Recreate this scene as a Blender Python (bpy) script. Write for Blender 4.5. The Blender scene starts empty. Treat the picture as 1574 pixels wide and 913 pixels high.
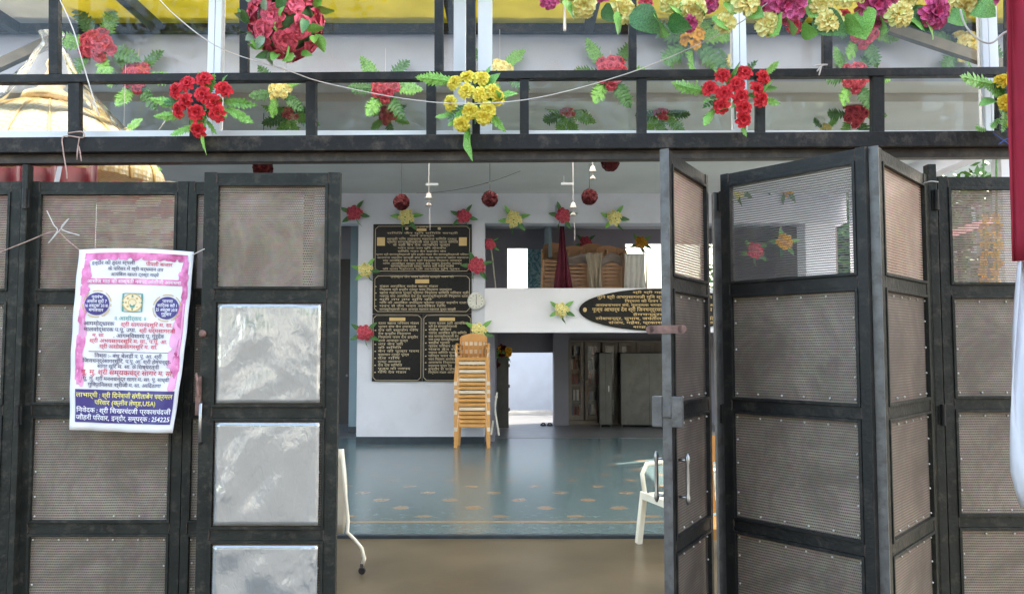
import bpy, math, random
from mathutils import Vector, Matrix
R = math.radians
random.seed(7)
scn = bpy.context.scene
col = scn.collection

# ---------------------------------------------------------------- camera, world, sun, exposure
FPX, CX, CY = 1250.0, 787.0, 456.5
PITCH = math.atan(76 / FPX)
EYE = 1.6
cam = bpy.data.cameras.new('camera'); camo = bpy.data.objects.new('camera', cam); col.objects.link(camo)
camo.location = (0, 0, EYE); camo.rotation_euler = (R(90) + PITCH, 0, 0)
cam.sensor_width = 36; cam.lens = 36 * FPX / 1574; cam.clip_start = .05; cam.clip_end = 600
scn.camera = camo
SUN_EL, SUN_AZ = R(40), R(62)          # azimuth measured clockwise from +Y (behind the hall, to the right)
wd = bpy.data.worlds.new('World'); scn.world = wd; wd.use_nodes = True
wn = wd.node_tree; bg = wn.nodes['Background']
sky = wn.nodes.new('ShaderNodeTexSky'); sky.sky_type = 'NISHITA'; sky.sun_disc = False
sky.sun_elevation = SUN_EL; sky.sun_rotation = SUN_AZ; sky.dust_density = 3.0; sky.air_density = 1.2
wn.links.new(sky.outputs[0], bg.inputs[0]); bg.inputs[1].default_value = .15
sl = bpy.data.lights.new('sun', 'SUN'); sl.energy = 4.0; sl.angle = R(.5); sl.color = (1, .95, .87)
so = bpy.data.objects.new('sun', sl); col.objects.link(so)
sd = Vector((math.sin(SUN_AZ) * math.cos(SUN_EL), math.cos(SUN_AZ) * math.cos(SUN_EL), math.sin(SUN_EL)))
so.rotation_euler = sd.to_track_quat('Z', 'Y').to_euler(); so.location = (10, 10, 20)
vs = scn.view_settings
vs.view_transform = 'Standard'; vs.look = 'None'; vs.gamma = 1; vs.use_curve_mapping = False
vs.exposure = 2.8
vs.use_white_balance = True; vs.white_balance_temperature = 7200; vs.white_balance_tint = 8
scn.cycles.use_denoising = True
scn.cycles.max_bounces = 10; scn.cycles.diffuse_bounces = 6; scn.cycles.transparent_max_bounces = 24
scn.cycles.glossy_bounces = 4; scn.cycles.sample_clamp_indirect = 6
scn.cycles.caustics_reflective = False; scn.cycles.caustics_refractive = False

# ---------------------------------------------------------------- helpers
cp, sp_ = math.cos(PITCH), math.sin(PITCH)
def P(px, py, Y):
    """a point of the photograph, put at the distance Y where the thing stands"""
    u = (px - CX) / FPX; v = (CY - py) / FPX
    d = Vector((u, cp - v * sp_, sp_ + v * cp))
    return Vector((0, 0, EYE)) + d * (Y / d.y)
def S(Y): return Y / FPX

_m = {}
def mat(name, c, rough=.5, metal=0.0, var=.12, scale=6.0, bump=.0, bscale=40, c2=None, spec=.5, dirt=None, coat=0, emit=None, alpha=1, trans=0, sheen=0):
    if name in _m: return _m[name]
    m = bpy.data.materials.new(name); m.use_nodes = True; nt = m.node_tree; N = nt.nodes; L = nt.links
    b = N['Principled BSDF']
    b.inputs['Roughness'].default_value = rough; b.inputs['Metallic'].default_value = metal
    b.inputs['Specular IOR Level'].default_value = spec; b.inputs['Coat Weight'].default_value = coat
    b.inputs['Alpha'].default_value = alpha; b.inputs['Transmission Weight'].default_value = trans
    tc = N.new('ShaderNodeTexCoord')
    nz = N.new('ShaderNodeTexNoise'); nz.inputs['Scale'].default_value = scale; nz.inputs['Detail'].default_value = 6
    L.new(tc.outputs['Object'], nz.inputs['Vector'])
    rp = N.new('ShaderNodeValToRGB'); rp.color_ramp.elements[0].position = .3; rp.color_ramp.elements[1].position = .7
    a = [max(0, x * (1 - var)) for x in c]; d = [min(1, x * (1 + var)) for x in (c2 or c)]
    rp.color_ramp.elements[0].color = (*a, 1); rp.color_ramp.elements[1].color = (*d, 1)
    L.new(nz.outputs['Fac'], rp.inputs[0]); out = rp.outputs[0]
    if dirt:
        dc, lo, hi, ds = dirt
        n2 = N.new('ShaderNodeTexNoise'); n2.inputs['Scale'].default_value = ds; n2.inputs['Detail'].default_value = 9; n2.inputs['Roughness'].default_value = .7
        L.new(tc.outputs['Object'], n2.inputs['Vector'])
        mr = N.new('ShaderNodeMapRange'); mr.inputs[1].default_value = lo; mr.inputs[2].default_value = hi
        L.new(n2.outputs['Fac'], mr.inputs[0])
        mx = N.new('ShaderNodeMixRGB'); L.new(mr.outputs[0], mx.inputs[0]); L.new(out, mx.inputs[1]); mx.inputs[2].default_value = (*dc, 1)
        out = mx.outputs[0]
    L.new(out, b.inputs['Base Color'])
    if emit:
        b.inputs['Emission Color'].default_value = (*emit[0], 1); b.inputs['Emission Strength'].default_value = emit[1]
    if bump:
        n3 = N.new('ShaderNodeTexNoise'); n3.inputs['Scale'].default_value = bscale; n3.inputs['Detail'].default_value = 5
        L.new(tc.outputs['Object'], n3.inputs['Vector'])
        bp = N.new('ShaderNodeBump'); bp.inputs['Strength'].default_value = bump; bp.inputs['Distance'].default_value = .01
        L.new(n3.outputs['Fac'], bp.inputs['Height']); L.new(bp.outputs[0], b.inputs['Normal'])
    _m[name] = m
    return m

class MB:
    def __init__(s): s.v = []; s.f = []; s.mi = []; s.cur = 0
    def add(s, vs_, fs):
        o = len(s.v); s.v += [Vector(v) for v in vs_]
        for f in fs: s.f.append([i + o for i in f]); s.mi.append(s.cur)
        return s
    def box(s, x0, x1, y0, y1, z0, z1):
        return s.add([(x0,y0,z0),(x1,y0,z0),(x1,y1,z0),(x0,y1,z0),(x0,y0,z1),(x1,y0,z1),(x1,y1,z1),(x0,y1,z1)],
              [(0,3,2,1),(4,5,6,7),(0,1,5,4),(1,2,6,5),(2,3,7,6),(3,0,4,7)])
    def bar(s, a, b, w, d, up=Vector((0,-1,0))):
        """square bar from a to b; w across the facade, d along 'up'"""
        a = Vector(a); b = Vector(b); t = (b - a).normalized()
        n = (up - t * up.dot(t)).normalized(); q = t.cross(n)
        V = []
        for p in (a, b):
            for (i, j) in ((-1,-1),(1,-1),(1,1),(-1,1)): V.append(p + q * (w/2*i) + n * (d/2*j))
        return s.add(V, [(0,1,2,3),(7,6,5,4),(0,4,5,1),(1,5,6,2),(2,6,7,3),(3,7,4,0)])
    def tube(s, pts, r, n=8, cap=True):
        pts = [Vector(p) for p in pts]; rr = r if isinstance(r, (list, tuple)) else [r] * len(pts)
        o = len(s.v); prev = None; V = []; F = []
        for i, p in enumerate(pts):
            t = (pts[min(i+1, len(pts)-1)] - pts[max(i-1, 0)]).normalized()
            if prev is None:
                a = Vector((0,0,1)) if abs(t.z) < .9 else Vector((1,0,0))
                prev = (a - t * a.dot(t)).normalized()
            else: prev = (prev - t * prev.dot(t)).normalized()
            q = t.cross(prev)
            for k in range(n):
                an = 2*math.pi*k/n; V.append(p + (prev*math.cos(an) + q*math.sin(an)) * rr[i])
        for i in range(len(pts)-1):
            for k in range(n): F.append((i*n+k, i*n+(k+1)%n, (i+1)*n+(k+1)%n, (i+1)*n+k))
        if cap: F.append(tuple(reversed(range(n)))); F.append(tuple((len(pts)-1)*n+k for k in range(n)))
        return s.add(V, F)
    def lathe(s, prof, c=(0,0,0), n=24, rfn=None, axis='z'):
        V = []; F = []; c = Vector(c)
        for (r, z) in prof:
            for k in range(n):
                an = 2*math.pi*k/n; q = r * (rfn(an, z) if rfn else 1)
                p = Vector((q*math.cos(an), q*math.sin(an), z))
                if axis == 'y': p = Vector((p.x, -p.z, p.y))
                V.append(c + p)
        m = len(prof)
        for i in range(m-1):
            for k in range(n): F.append((i*n+k, i*n+(k+1)%n, (i+1)*n+(k+1)%n, (i+1)*n+k))
        F.append(tuple(reversed(range(n)))); F.append(tuple((m-1)*n+k for k in range(n)))
        return s.add(V, F)
    def ball(s, c, r, n=8, m=5, sc=(1,1,1)):
        V = []; F = []; c = Vector(c)
        for i in range(m+1):
            th = math.pi * i / m
            for k in range(n):
                a = 2*math.pi*k/n
                V.append(c + Vector((r*sc[0]*math.sin(th)*math.cos(a), r*sc[1]*math.sin(th)*math.sin(a), r*sc[2]*math.cos(th))))
        for i in range(m):
            for k in range(n): F.append((i*n+k, (i+1)*n+k, (i+1)*n+(k+1)%n, i*n+(k+1)%n))
        return s.add(V, F)
    def grid(s, fn, nu, nv):
        V = [fn(i/nu, j/nv) for j in range(nv+1) for i in range(nu+1)]
        F = [(j*(nu+1)+i, j*(nu+1)+i+1, (j+1)*(nu+1)+i+1, (j+1)*(nu+1)+i) for j in range(nv) for i in range(nu)]
        return s.add(V, F)
    def mesh(s, name, mats, smooth=False, off=None):
        me = bpy.data.meshes.new(name)
        me.from_pydata([(v - off) if off else v for v in s.v], [], s.f)
        for m in (mats if isinstance(mats, (list, tuple)) else [mats]): me.materials.append(m)
        me.polygons.foreach_set('material_index', s.mi)
        if smooth: me.polygons.foreach_set('use_smooth', [True] * len(s.f))
        me.update(); return me
    def build(s, name, mats, parent=None, local=False, smooth=False, bevel=0, solid=0):
        off = None
        if parent is not None and not local:
            r_ = parent
            while r_.parent: r_ = r_.parent
            off = Vector(r_.location)
        o = bpy.data.objects.new(name, s.mesh(name, mats, smooth, off)); col.objects.link(o)
        if parent is not None: o.parent = parent
        if solid:
            md = o.modifiers.new('solid', 'SOLIDIFY'); md.thickness = solid; md.offset = 0
        if bevel:
            md = o.modifiers.new('bevel', 'BEVEL'); md.width = bevel; md.segments = 2; md.limit_method = 'ANGLE'; md.angle_limit = R(50)
        return o

def tag(o, label=None, cat=None, group=None, kind=None):
    if label: o['label'] = label
    if cat: o['category'] = cat
    if group: o['group'] = group
    if kind: o['kind'] = kind
    return o
def thing(name, label, cat, loc, rz=0, group=None):
    o = bpy.data.objects.new(name, None); col.objects.link(o); o.empty_display_size = .1
    o.location = loc; o.rotation_euler = (0, 0, rz); tag(o, label, cat, group); return o
def struct(name, mb, m, **k):
    o = mb.build(name, m, **k); o['kind'] = 'structure'; return o
def copy_tree(o, parent=None):
    c = o.copy(); col.objects.link(c); c.parent = parent
    for ch in o.children: copy_tree(ch, c)
    return c
def child(name, me, parent, M=None):
    o = bpy.data.objects.new(name, me); col.objects.link(o); o.parent = parent
    if M is not None: o.matrix_local = M
    return o

# ---------------------------------------------------------------- materials
steel = mat('painted_steel', (.010,.0105,.011), .5, .0, .3, 7, .25, 60, dirt=((.06,.05,.042), .52, .8, 14), spec=.35)
steel_w = mat('worn_green_steel', (.0155,.0175,.0155), .5, 0, .4, 8, .3, 50, dirt=((.09,.076,.062), .52, .8, 18), spec=.28)
steel_l = mat('bare_edge_steel', (.11,.108,.11), .4, .2, .35, 9, .3, 40, dirt=((.06,.045,.04), .5, .72, 14))
beam_m = mat('lintel_steel', (.011,.010,.011), .55, 0, .3, 5, .4, 35, dirt=((.09,.07,.055), .5, .72, 11), spec=.3)
rust_w = mat('weld_rust', (.05,.035,.028), .7, .2, .4, 40, .3, 80)
rust = mat('rusty_metal', (.2,.11,.09), .7, .1, .4, 30, .3, 80)
chrome = mat('chrome', (.34,.34,.35), .32, 1, .1, 20)
rivet_m = mat('rivet', (.62,.6,.57), .4, .3, .1)
alu = mat('white_aluminium', (.88,.88,.89), .35, 0, .04, 3, spec=.5)
lilac = mat('lilac_wall_paint', (.6,.62,.7), .7, 0, .05, 1.2, .05, 90, dirt=((.5,.51,.56), .5, .9, 2.5))
white_w = mat('white_wall_paint', (.78,.78,.84), .7, 0, .04, 1.5)
ceil_m = mat('ceiling_paint', (.62,.63,.63), .8, 0, .06, 1.4)
greyw = mat('grey_wall_paint', (.22,.22,.26), .7, 0, .08, 2)
bluew = mat('blue_wall_paint', (.26,.36,.42), .7, 0, .06, 2)
skirt = mat('dark_skirting_tile', (.03,.045,.06), .3, 0, .2, 8)
dark = mat('dark_void', (.02,.02,.022), .7)
goldt = mat('gold_lettering', (.62,.44,.2), .45, .15, .1)
palegold = mat('pale_gold_lettering', (.5,.42,.29), .45, .1, .1)
black_g = mat('black_granite', (.014,.014,.015), .35, 0, .5, 80, spec=.2)
cord_w = mat('white_cord', (.62,.58,.55), .8, 0, .1)
cord_p = mat('pink_brown_twine', (.45,.3,.26), .9, 0, .3, 40)

def petal_mat(name, c, c2):
    m = mat(name, c, .62, 0, .18, 22, c2=c2, spec=.3)
    b = m.node_tree.nodes['Principled BSDF']
    b.inputs['Subsurface Weight'].default_value = 0
    return m
RED = petal_mat('red_petal', (.72,.018,.035), (.86,.05,.07))
ROSE = petal_mat('rose_petal', (.85,.07,.13), (.95,.17,.26))
YEL = petal_mat('yellow_petal', (.92,.74,.06), (.98,.88,.2))
PALEY = petal_mat('pale_yellow_petal', (.86,.78,.28), (.94,.88,.45))
MAG = petal_mat('magenta_petal', (.62,.03,.25), (.85,.2,.42))
PINK = petal_mat('dusty_pink_petal', (.55,.06,.1), (.72,.12,.17))
DKRED = petal_mat('dark_red_petal', (.06,.006,.008), (.13,.012,.015))
ORG = petal_mat('orange_petal', (.75,.32,.02), (.85,.48,.05))
LEAF = mat('green_leaf', (.09,.28,.05), .45, 0, .35, 30, c2=(.2,.46,.1))
LEAFB = mat('bright_fern', (.16,.42,.07), .5, 0, .3, 30, c2=(.28,.58,.14))
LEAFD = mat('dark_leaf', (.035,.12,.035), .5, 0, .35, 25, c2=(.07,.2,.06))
LEAFG = mat('grey_green_leaf', (.14,.24,.15), .5, 0, .3, 40, c2=(.3,.42,.3))

def perforated(name, hole, c, c2, pz=.0122, pxx=.0085, rad=.42):
    """horizontally woven wire mesh: hole = how clear the holes are"""
    m = bpy.data.materials.new(name); m.use_nodes = True; N = m.node_tree.nodes; L = m.node_tree.links
    b = N['Principled BSDF']; b.inputs['Roughness'].default_value = .5
    tc = N.new('ShaderNodeTexCoord'); sx = N.new('ShaderNodeSeparateXYZ'); L.new(tc.outputs['Object'], sx.inputs[0])
    def math_(op, a, bb=None, c_=None):
        n = N.new('ShaderNodeMath'); n.operation = op
        for i, q in enumerate((a, bb, c_)):
            if q is None: continue
            if isinstance(q, (int, float)): n.inputs[i].default_value = q
            else: L.new(q, n.inputs[i])
        return n.outputs[0]
    wob = N.new('ShaderNodeTexNoise'); wob.inputs['Scale'].default_value = 7; wob.inputs['Detail'].default_value = 2
    L.new(tc.outputs['Object'], wob.inputs['Vector'])
    zz = math_('ADD', sx.outputs['Z'], math_('MULTIPLY', wob.outputs['Fac'], .006))
    zr = math_('DIVIDE', zz, pz); zf = math_('FRACT', zr); row = math_('FLOOR', zr)
    xf = math_('FRACT', math_('ADD', math_('DIVIDE', sx.outputs['X'], pxx), math_('MULTIPLY', row, .5)))
    dz = math_('SUBTRACT', zf, .5); dx = math_('SUBTRACT', xf, .5)
    rr = math_('SQRT', math_('ADD', math_('MULTIPLY', math_('MULTIPLY', dz, dz), 2.4), math_('MULTIPLY', dx, dx)))
    h = math_('LESS_THAN', rr, rad)          # 1 in a hole
    nz = N.new('ShaderNodeTexNoise'); nz.inputs['Scale'].default_value = 3.2; nz.inputs['Detail'].default_value = 10; nz.inputs['Roughness'].default_value = .72; nz.inputs['Distortion'].default_value = .6
    L.new(tc.outputs['Object'], nz.inputs['Vector'])
    rp = N.new('ShaderNodeValToRGB'); rp.color_ramp.elements[0].position = .4; rp.color_ramp.elements[1].position = .62
    rp.color_ramp.elements[0].color = (*c, 1); rp.color_ramp.elements[1].color = (*c2, 1); L.new(nz.outputs['Fac'], rp.inputs[0])
    n2 = N.new('ShaderNodeTexNoise'); n2.inputs['Scale'].default_value = 30; n2.inputs['Detail'].default_value = 3
    L.new(tc.outputs['Object'], n2.inputs['Vector'])
    tint = N.new('ShaderNodeMixRGB'); tint.blend_type = 'MULTIPLY'; tint.inputs[0].default_value = .5
    L.new(rp.outputs[0], tint.inputs[1]); L.new(n2.outputs['Color'], tint.inputs[2])
    mx = N.new('ShaderNodeMixRGB'); L.new(h, mx.inputs[0]); L.new(tint.outputs[0], mx.inputs[1])
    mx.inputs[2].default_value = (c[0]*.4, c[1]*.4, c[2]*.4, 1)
    L.new(mx.outputs[0], b.inputs['Base Color'])
    if hole > 0:
        L.new(math_('SUBTRACT', 1, math_('MULTIPLY', h, hole)), b.inputs['Alpha'])
    return m
mesh_top = perforated('wire_mesh_brown', 1.0, (.3,.225,.175), (.52,.405,.32))
mesh_tan = perforated('wire_mesh_tan', .7, (.46,.31,.235), (.62,.44,.34))
mesh_clear = perforated('wire_mesh_fine', 1.0, (.2,.185,.175), (.3,.28,.265), .011, .0095, .58)
mesh_low = perforated('wire_mesh_grey', 0, (.21,.165,.133), (.41,.33,.272))
mesh_low2 = perforated('wire_mesh_dark', 0, (.13,.1,.085), (.26,.205,.17))

# crinkled silvery plastic sheet
def crinkle():
    m = bpy.data.materials.new('crinkled_plastic_film'); m.use_nodes = True; N = m.node_tree.nodes; L = m.node_tree.links
    b = N['Principled BSDF']; b.inputs['Base Color'].default_value = (.44,.445,.445,1)
    b.inputs['Metallic'].default_value = .5; b.inputs['Roughness'].default_value = .13; b.inputs['Coat Weight'].default_value = .8; b.inputs['Coat Roughness'].default_value = .06
    tc = N.new('ShaderNodeTexCoord'); mp = N.new('ShaderNodeMapping'); L.new(tc.outputs['Object'], mp.inputs[0]); mp.inputs['Scale'].default_value = (1.5, 1, .8)
    n1 = N.new('ShaderNodeTexNoise'); n1.inputs['Scale'].default_value = 1.9; n1.inputs['Detail'].default_value = 3; n1.inputs['Distortion'].default_value = .8
    n2 = N.new('ShaderNodeTexNoise'); n2.inputs['Scale'].default_value = 26; n2.inputs['Detail'].default_value = 3; n2.inputs['Distortion'].default_value = .8
    L.new(mp.outputs[0], n1.inputs['Vector']); L.new(mp.outputs[0], n2.inputs['Vector'])
    b1 = N.new('ShaderNodeBump'); b1.inputs['Strength'].default_value = .8; b1.inputs['Distance'].default_value = .055; L.new(n1.outputs['Fac'], b1.inputs['Height'])
    b2 = N.new('ShaderNodeBump'); b2.inputs['Strength'].default_value = .4; b2.inputs['Distance'].default_value = .006; L.new(n2.outputs['Fac'], b2.inputs['Height'])
    L.new(b1.outputs[0], b2.inputs['Normal']); L.new(b2.outputs[0], b.inputs['Normal'])
    return m
film = crinkle()

def glass_mat(name, tint, ref=.12, haz=.04):
    m = bpy.data.materials.new(name); m.use_nodes = True; N = m.node_tree.nodes; L = m.node_tree.links
    N.remove(N['Principled BSDF']); out = N['Material Output']
    t = N.new('ShaderNodeBsdfTransparent'); t.inputs[0].default_value = (*tint, 1)
    g = N.new('ShaderNodeBsdfGlossy'); g.inputs['Roughness'].default_value = .02; g.inputs[0].default_value = (.9,.93,.95,1)
    d = N.new('ShaderNodeBsdfDiffuse'); d.inputs[0].default_value = (.5,.5,.5,1)
    fr = N.new('ShaderNodeFresnel'); fr.inputs[0].default_value = 1.24
    ad = N.new('ShaderNodeMath'); ad.operation = 'ADD'; ad.inputs[1].default_value = ref; L.new(fr.outputs[0], ad.inputs[0])
    m1 = N.new('ShaderNodeMixShader'); L.new(ad.outputs[0], m1.inputs[0]); L.new(t.outputs[0], m1.inputs[1]); L.new(g.outputs[0], m1.inputs[2])
    m2 = N.new('ShaderNodeMixShader'); m2.inputs[0].default_value = haz; L.new(m1.outputs[0], m2.inputs[1]); L.new(d.outputs[0], m2.inputs[2])
    L.new(m2.outputs[0], out.inputs[0]); return m
glass = glass_mat('window_glass', (.93,.94,.94), .002, .006)
cling = glass_mat('thin_plastic_wrap', (.97,.97,.96), .015, .02)

def translucent_sheet(name, c, c2, tf_=.2):
    m = bpy.data.materials.new(name); m.use_nodes = True; N = m.node_tree.nodes; L = m.node_tree.links
    N.remove(N['Principled BSDF']); out = N['Material Output']
    tc = N.new('ShaderNodeTexCoord'); nz = N.new('ShaderNodeTexNoise'); nz.inputs['Scale'].default_value = 2.5; nz.inputs['Detail'].default_value = 7
    L.new(tc.outputs['Object'], nz.inputs['Vector'])
    rp = N.new('ShaderNodeValToRGB'); rp.color_ramp.elements[0].position = .35; rp.color_ramp.elements[1].position = .65
    rp.color_ramp.elements[0].color = (*c, 1); rp.color_ramp.elements[1].color = (*c2, 1); L.new(nz.outputs['Fac'], rp.inputs[0])
    d = N.new('ShaderNodeBsdfDiffuse'); t = N.new('ShaderNodeBsdfTranslucent')
    L.new(rp.outputs[0], d.inputs[0]); L.new(rp.outputs[0], t.inputs[0])
    mx = N.new('ShaderNodeMixShader'); mx.inputs[0].default_value = tf_; L.new(d.outputs[0], mx.inputs[1]); L.new(t.outputs[0], mx.inputs[2])
    L.new(mx.outputs[0], out.inputs[0]); return m
yel_sheet = translucent_sheet('yellow_roof_sheet', (.36,.3,.018), (.5,.41,.04), .13)
wht_sheet = translucent_sheet('white_roof_sheet', (.4,.39,.33), (.5,.48,.42), .1)

# floors
def blue_floor():
    m = bpy.data.materials.new('blue_patterned_tiles'); m.use_nodes = True; N = m.node_tree.nodes; L = m.node_tree.links
    b = N['Principled BSDF']; b.inputs['Roughness'].default_value = .22; b.inputs['Specular IOR Level'].default_value = .6
    tc = N.new('ShaderNodeTexCoord'); sx = N.new('ShaderNodeSeparateXYZ'); L.new(tc.outputs['Object'], sx.inputs[0])
    def M_(op, a, bb=None):
        n = N.new('ShaderNodeMath'); n.operation = op
        for i, q in enumerate((a, bb)):
            if q is None: continue
            if isinstance(q, (int, float)): n.inputs[i].default_value = q
            else: L.new(q, n.inputs[i])
        return n.outputs[0]
    nz = N.new('ShaderNodeTexNoise'); nz.inputs['Scale'].default_value = 11; nz.inputs['Detail'].default_value = 9; nz.inputs['Roughness'].default_value = .75; nz.inputs['Distortion'].default_value = .25
    L.new(tc.outputs['Object'], nz.inputs['Vector'])
    rp = N.new('ShaderNodeValToRGB'); e = rp.color_ramp.elements
    e[0].position = .3; e[0].color = (.045,.082,.092,1); e[1].position = .72; e[1].color = (.135,.195,.21,1)
    L.new(nz.outputs['Fac'], rp.inputs[0])
    # staggered little orange motifs
    yr = M_('DIVIDE', sx.outputs['Y'], .42); row = M_('FLOOR', yr); yf = M_('SUBTRACT', M_('FRACT', yr), .5)
    xf = M_('SUBTRACT', M_('FRACT', M_('ADD', M_('DIVIDE', sx.outputs['X'], .72), M_('MULTIPLY', row, .37))), .5)
    n2 = N.new('ShaderNodeTexNoise'); n2.inputs['Scale'].default_value = 22; L.new(tc.outputs['Object'], n2.inputs['Vector'])
    rr = M_('SQRT', M_('ADD', M_('MULTIPLY', M_('MULTIPLY', xf, xf), 3.2), M_('MULTIPLY', yf, yf)))
    n2.inputs['Detail'].default_value = 6; n2.inputs['Roughness'].default_value = .8; rr = M_('ADD', rr, M_('MULTIPLY', n2.outputs['Fac'], .6))
    n4 = N.new('ShaderNodeTexNoise'); n4.inputs['Scale'].default_value = 45; L.new(tc.outputs['Object'], n4.inputs['Vector']); k = M_('MULTIPLY', M_('LESS_THAN', rr, .495), M_('ADD', n4.outputs['Fac'], .25))
    line = M_('LESS_THAN', M_('ABSOLUTE', M_('SUBTRACT', sx.outputs['Y'], 7.55)), .035)
    far = M_('GREATER_THAN', sx.outputs['Y'], 7.75)
    k = M_('MAXIMUM', M_('MULTIPLY', k, far), line)
    mx = N.new('ShaderNodeMixRGB'); L.new(M_('MULTIPLY', k, .7), mx.inputs[0]); L.new(rp.outputs[0], mx.inputs[1]); mx.inputs[2].default_value = (.36,.2,.09,1)
    L.new(mx.outputs[0], b.inputs['Base Color'])
    bp = N.new('ShaderNodeBump'); bp.inputs['Strength'].default_value = .015; L.new(nz.outputs['Fac'], bp.inputs['Height']); L.new(bp.outputs[0], b.inputs['Normal'])
    return m
brown_f = mat('brown_terrazzo', (.078,.064,.042), .33, 0, .15, 1.5, .05, 30, c2=(.1,.083,.055), spec=.35, dirt=((.12,.075,.035), .6, .85, 1.2))
grey_f = mat('grey_stone_floor', (.13,.13,.135), .3, 0, .2, 3)
asphalt = mat('street_asphalt', (.06,.058,.055), .9, 0, .3, 3, .3, 60)
conc = mat('concrete', (.3,.29,.27), .85, 0, .15, 3, .2, 30)

# ---------------------------------------------------------------- ground, floors, building shell
struct('street', MB().box(-150,150,-150,200,-.6,-.2), asphalt)
struct('entrance_floor', MB().box(-7,7,2.9,6.9,-.25,0), brown_f)
struct('floor_border', MB().box(-6.5,5.6,6.9,6.96,-.25,.03), skirt, bevel=.004)
struct('hall_floor', MB().box(-6.5,5.6,6.96,14.35,-.25,.002), blue_floor())
struct('back_floor', MB().box(-6.5,5.6,14.35,19,-.25,.006), grey_f)

YB = 13.5
def zy(py, Y): return P(CX, py, Y).z
def xx(px, Y): return P(px, CY, Y).x
zg0, zg1 = zy(443, YB), zy(343, YB); zr = zy(511, YB)
xl, xc = xx(550, YB), xx(745, YB); xe, xw = 4.9, 5.4
struct('board_wall', MB().box(xl, xc, YB, YB+.35, .12, zg1-.0), lilac)
struct('board_wall_skirting', MB().box(xl-.004, xc+.004, YB-.012, YB+.36, 0.0, .12), skirt)
struct('upper_wall', MB().box(-6.5, 5.6, YB, YB+.35, zg1, 4.16), lilac)
struct('gallery_parapet', MB().box(xc, xe, YB+.0, YB+.25, zr, zg0), white_w)
struct('corner_column', MB().box(xe, xw, YB-.01, YB+.4, 0, zg1), white_w)
# left passage
struct('passage_wall', MB().box(xx(538,15.2), xl+.6, 15.2, 15.4, .12, 4.1), bluew)
struct('passage_skirting', MB().box(xx(538,15.2)-.003, xl+.6, 15.185, 15.41, 0, .12), skirt)
struct('passage_back_wall', MB().box(-6.5, xx(538,15.2)+.4, 17, 17.2, 0, 4.1), greyw)
pd = thing('passage_door', 'dark wooden door at the end of the passage left of the inscription wall', 'door', (xx(531,16.9), 16.95, 0))
MB().box(xx(522,16.9), xx(538,16.9)+.03, 16.93, 16.99, 0, zy(398,16.9)).build('door_leaf', mat('dark_door',(.035,.03,.03),.5), pd, bevel=.005)
MB().ball((xx(535,16.9),16.91,1.0), .025).build('handle', chrome, pd)
# recess under the gallery
Ydw = 17.0
dx0, dx1, dz1 = xx(782,Ydw), xx(850,Ydw), zy(542,Ydw)
b = MB(); b.box(-2.0, dx0, Ydw, Ydw+.25, 0, 1.96); b.box(dx1, 5.6, Ydw, Ydw+.25, 0, 1.96); b.box(dx0, dx1, Ydw, Ydw+.25, dz1, 1.96)
struct('recess_wall', b, greyw)
struct('recess_pier', MB().box(xx(851,16.6), xx(873,16.6), 16.55, 17, .006, 1.96), greyw)
struct('gallery_floor_slab', MB().box(-2.0, 5.6, YB+.25, 17.3, 1.96, 2.3), mat('slab_underside', (.2,.2,.22), .8))
struct('board_wall_return', MB().box(xc-.004, xc+.16, YB+.352, 17, 0, 1.96), greyw)
# gallery back wall with windows
Yg = 16.6
gz0, gz1 = 2.3, 4.0
wins = [(780,811,381), (930,1100,372), (905,932,386)]
b = MB(); xs = -2.0
for (a, c, t) in sorted([(780,811,381),(911,960,386),(962,1100,374)]):
    xa, xb_ = xx(a,Yg), xx(c,Yg); b.box(xs, xa, Yg, Yg+.2, gz0, gz1); b.box(xa, xb_, Yg, Yg+.2, zy(t,Yg), gz1)
    b.box(xa, xb_, Yg, Yg+.2, gz0, 2.45); xs = xb_
b.box(xs, 5.6, Yg, Yg+.2, gz0, gz1)
struct('gallery_back_wall', b, mat('gallery_wall', (.36,.34,.39), .7, 0, .06, 2))
struct('gallery_left_wall', MB().box(xx(838,16.2), xx(842,16.2), 14.6, Yg, 3.2, gz1), bluew)
struct('gallery_right_wall', MB().box(5.4, 5.6, YB+.42, 16.9, 2.3, 4.1), mat('brown_inner_wall', (.2,.16,.15), .8))
struct('gallery_ceiling', MB().box(-2, 5.6, YB+.35, 16.9, gz1, gz1+.15), mat('gallery_ceiling', (.4,.44,.46), .7))
# ceilings
b = MB(); b.box(-6.5, 5.6, 6.95, 9.93, 4.16, 4.35); b.box(-6.5, 5.6, 11.0, YB+.3, 4.16, 4.35); b.box(-6.5,-6,9.93,11.0,4.16,4.35); b.box(5.1,5.6,9.93,11.0,4.16,4.35); b.box(-.6,-.3,9.93,11.0,4.16,4.35)
struct('hall_ceiling', b, ceil_m)
sk = thing('skylight', 'added white translucent panel, unseen between the ceiling beams, that brightens the hall', 'skylight', (0,10.5,4.36))  # unseen panel added over a ceiling gap to bring light into the hall
MB().box(-6.02,5.12,9.9,11.23,4.36,4.37).build('sheet', translucent_sheet('milky_sheet',(.85,.86,.88),(.9,.9,.9),.9), sk)
MB().box(-6.1,5.2,9.84,9.9,4.355,4.42).build('kerb', alu, sk); MB().box(-6.1,5.2,11.23,11.29,4.355,4.42).build('kerb', alu, sk)
for i, (y0, d) in enumerate(((8.1,.09),(9.6,.12))):
    struct('ceiling_beam', MB().box(-6.5, 5.6, y0, y0+.32, 4.16-d, 4.159), ceil_m)
zb0, zb1 = zy(114,6.8), zy(50,6.8)
struct('hall_front_beam', MB().box(-6.8, 6.0, 6.8, 7.0, zb0, zb1), mat('pale_beam_paint', (.4,.44,.555), .7, 0, .05, 1.5))
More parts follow.
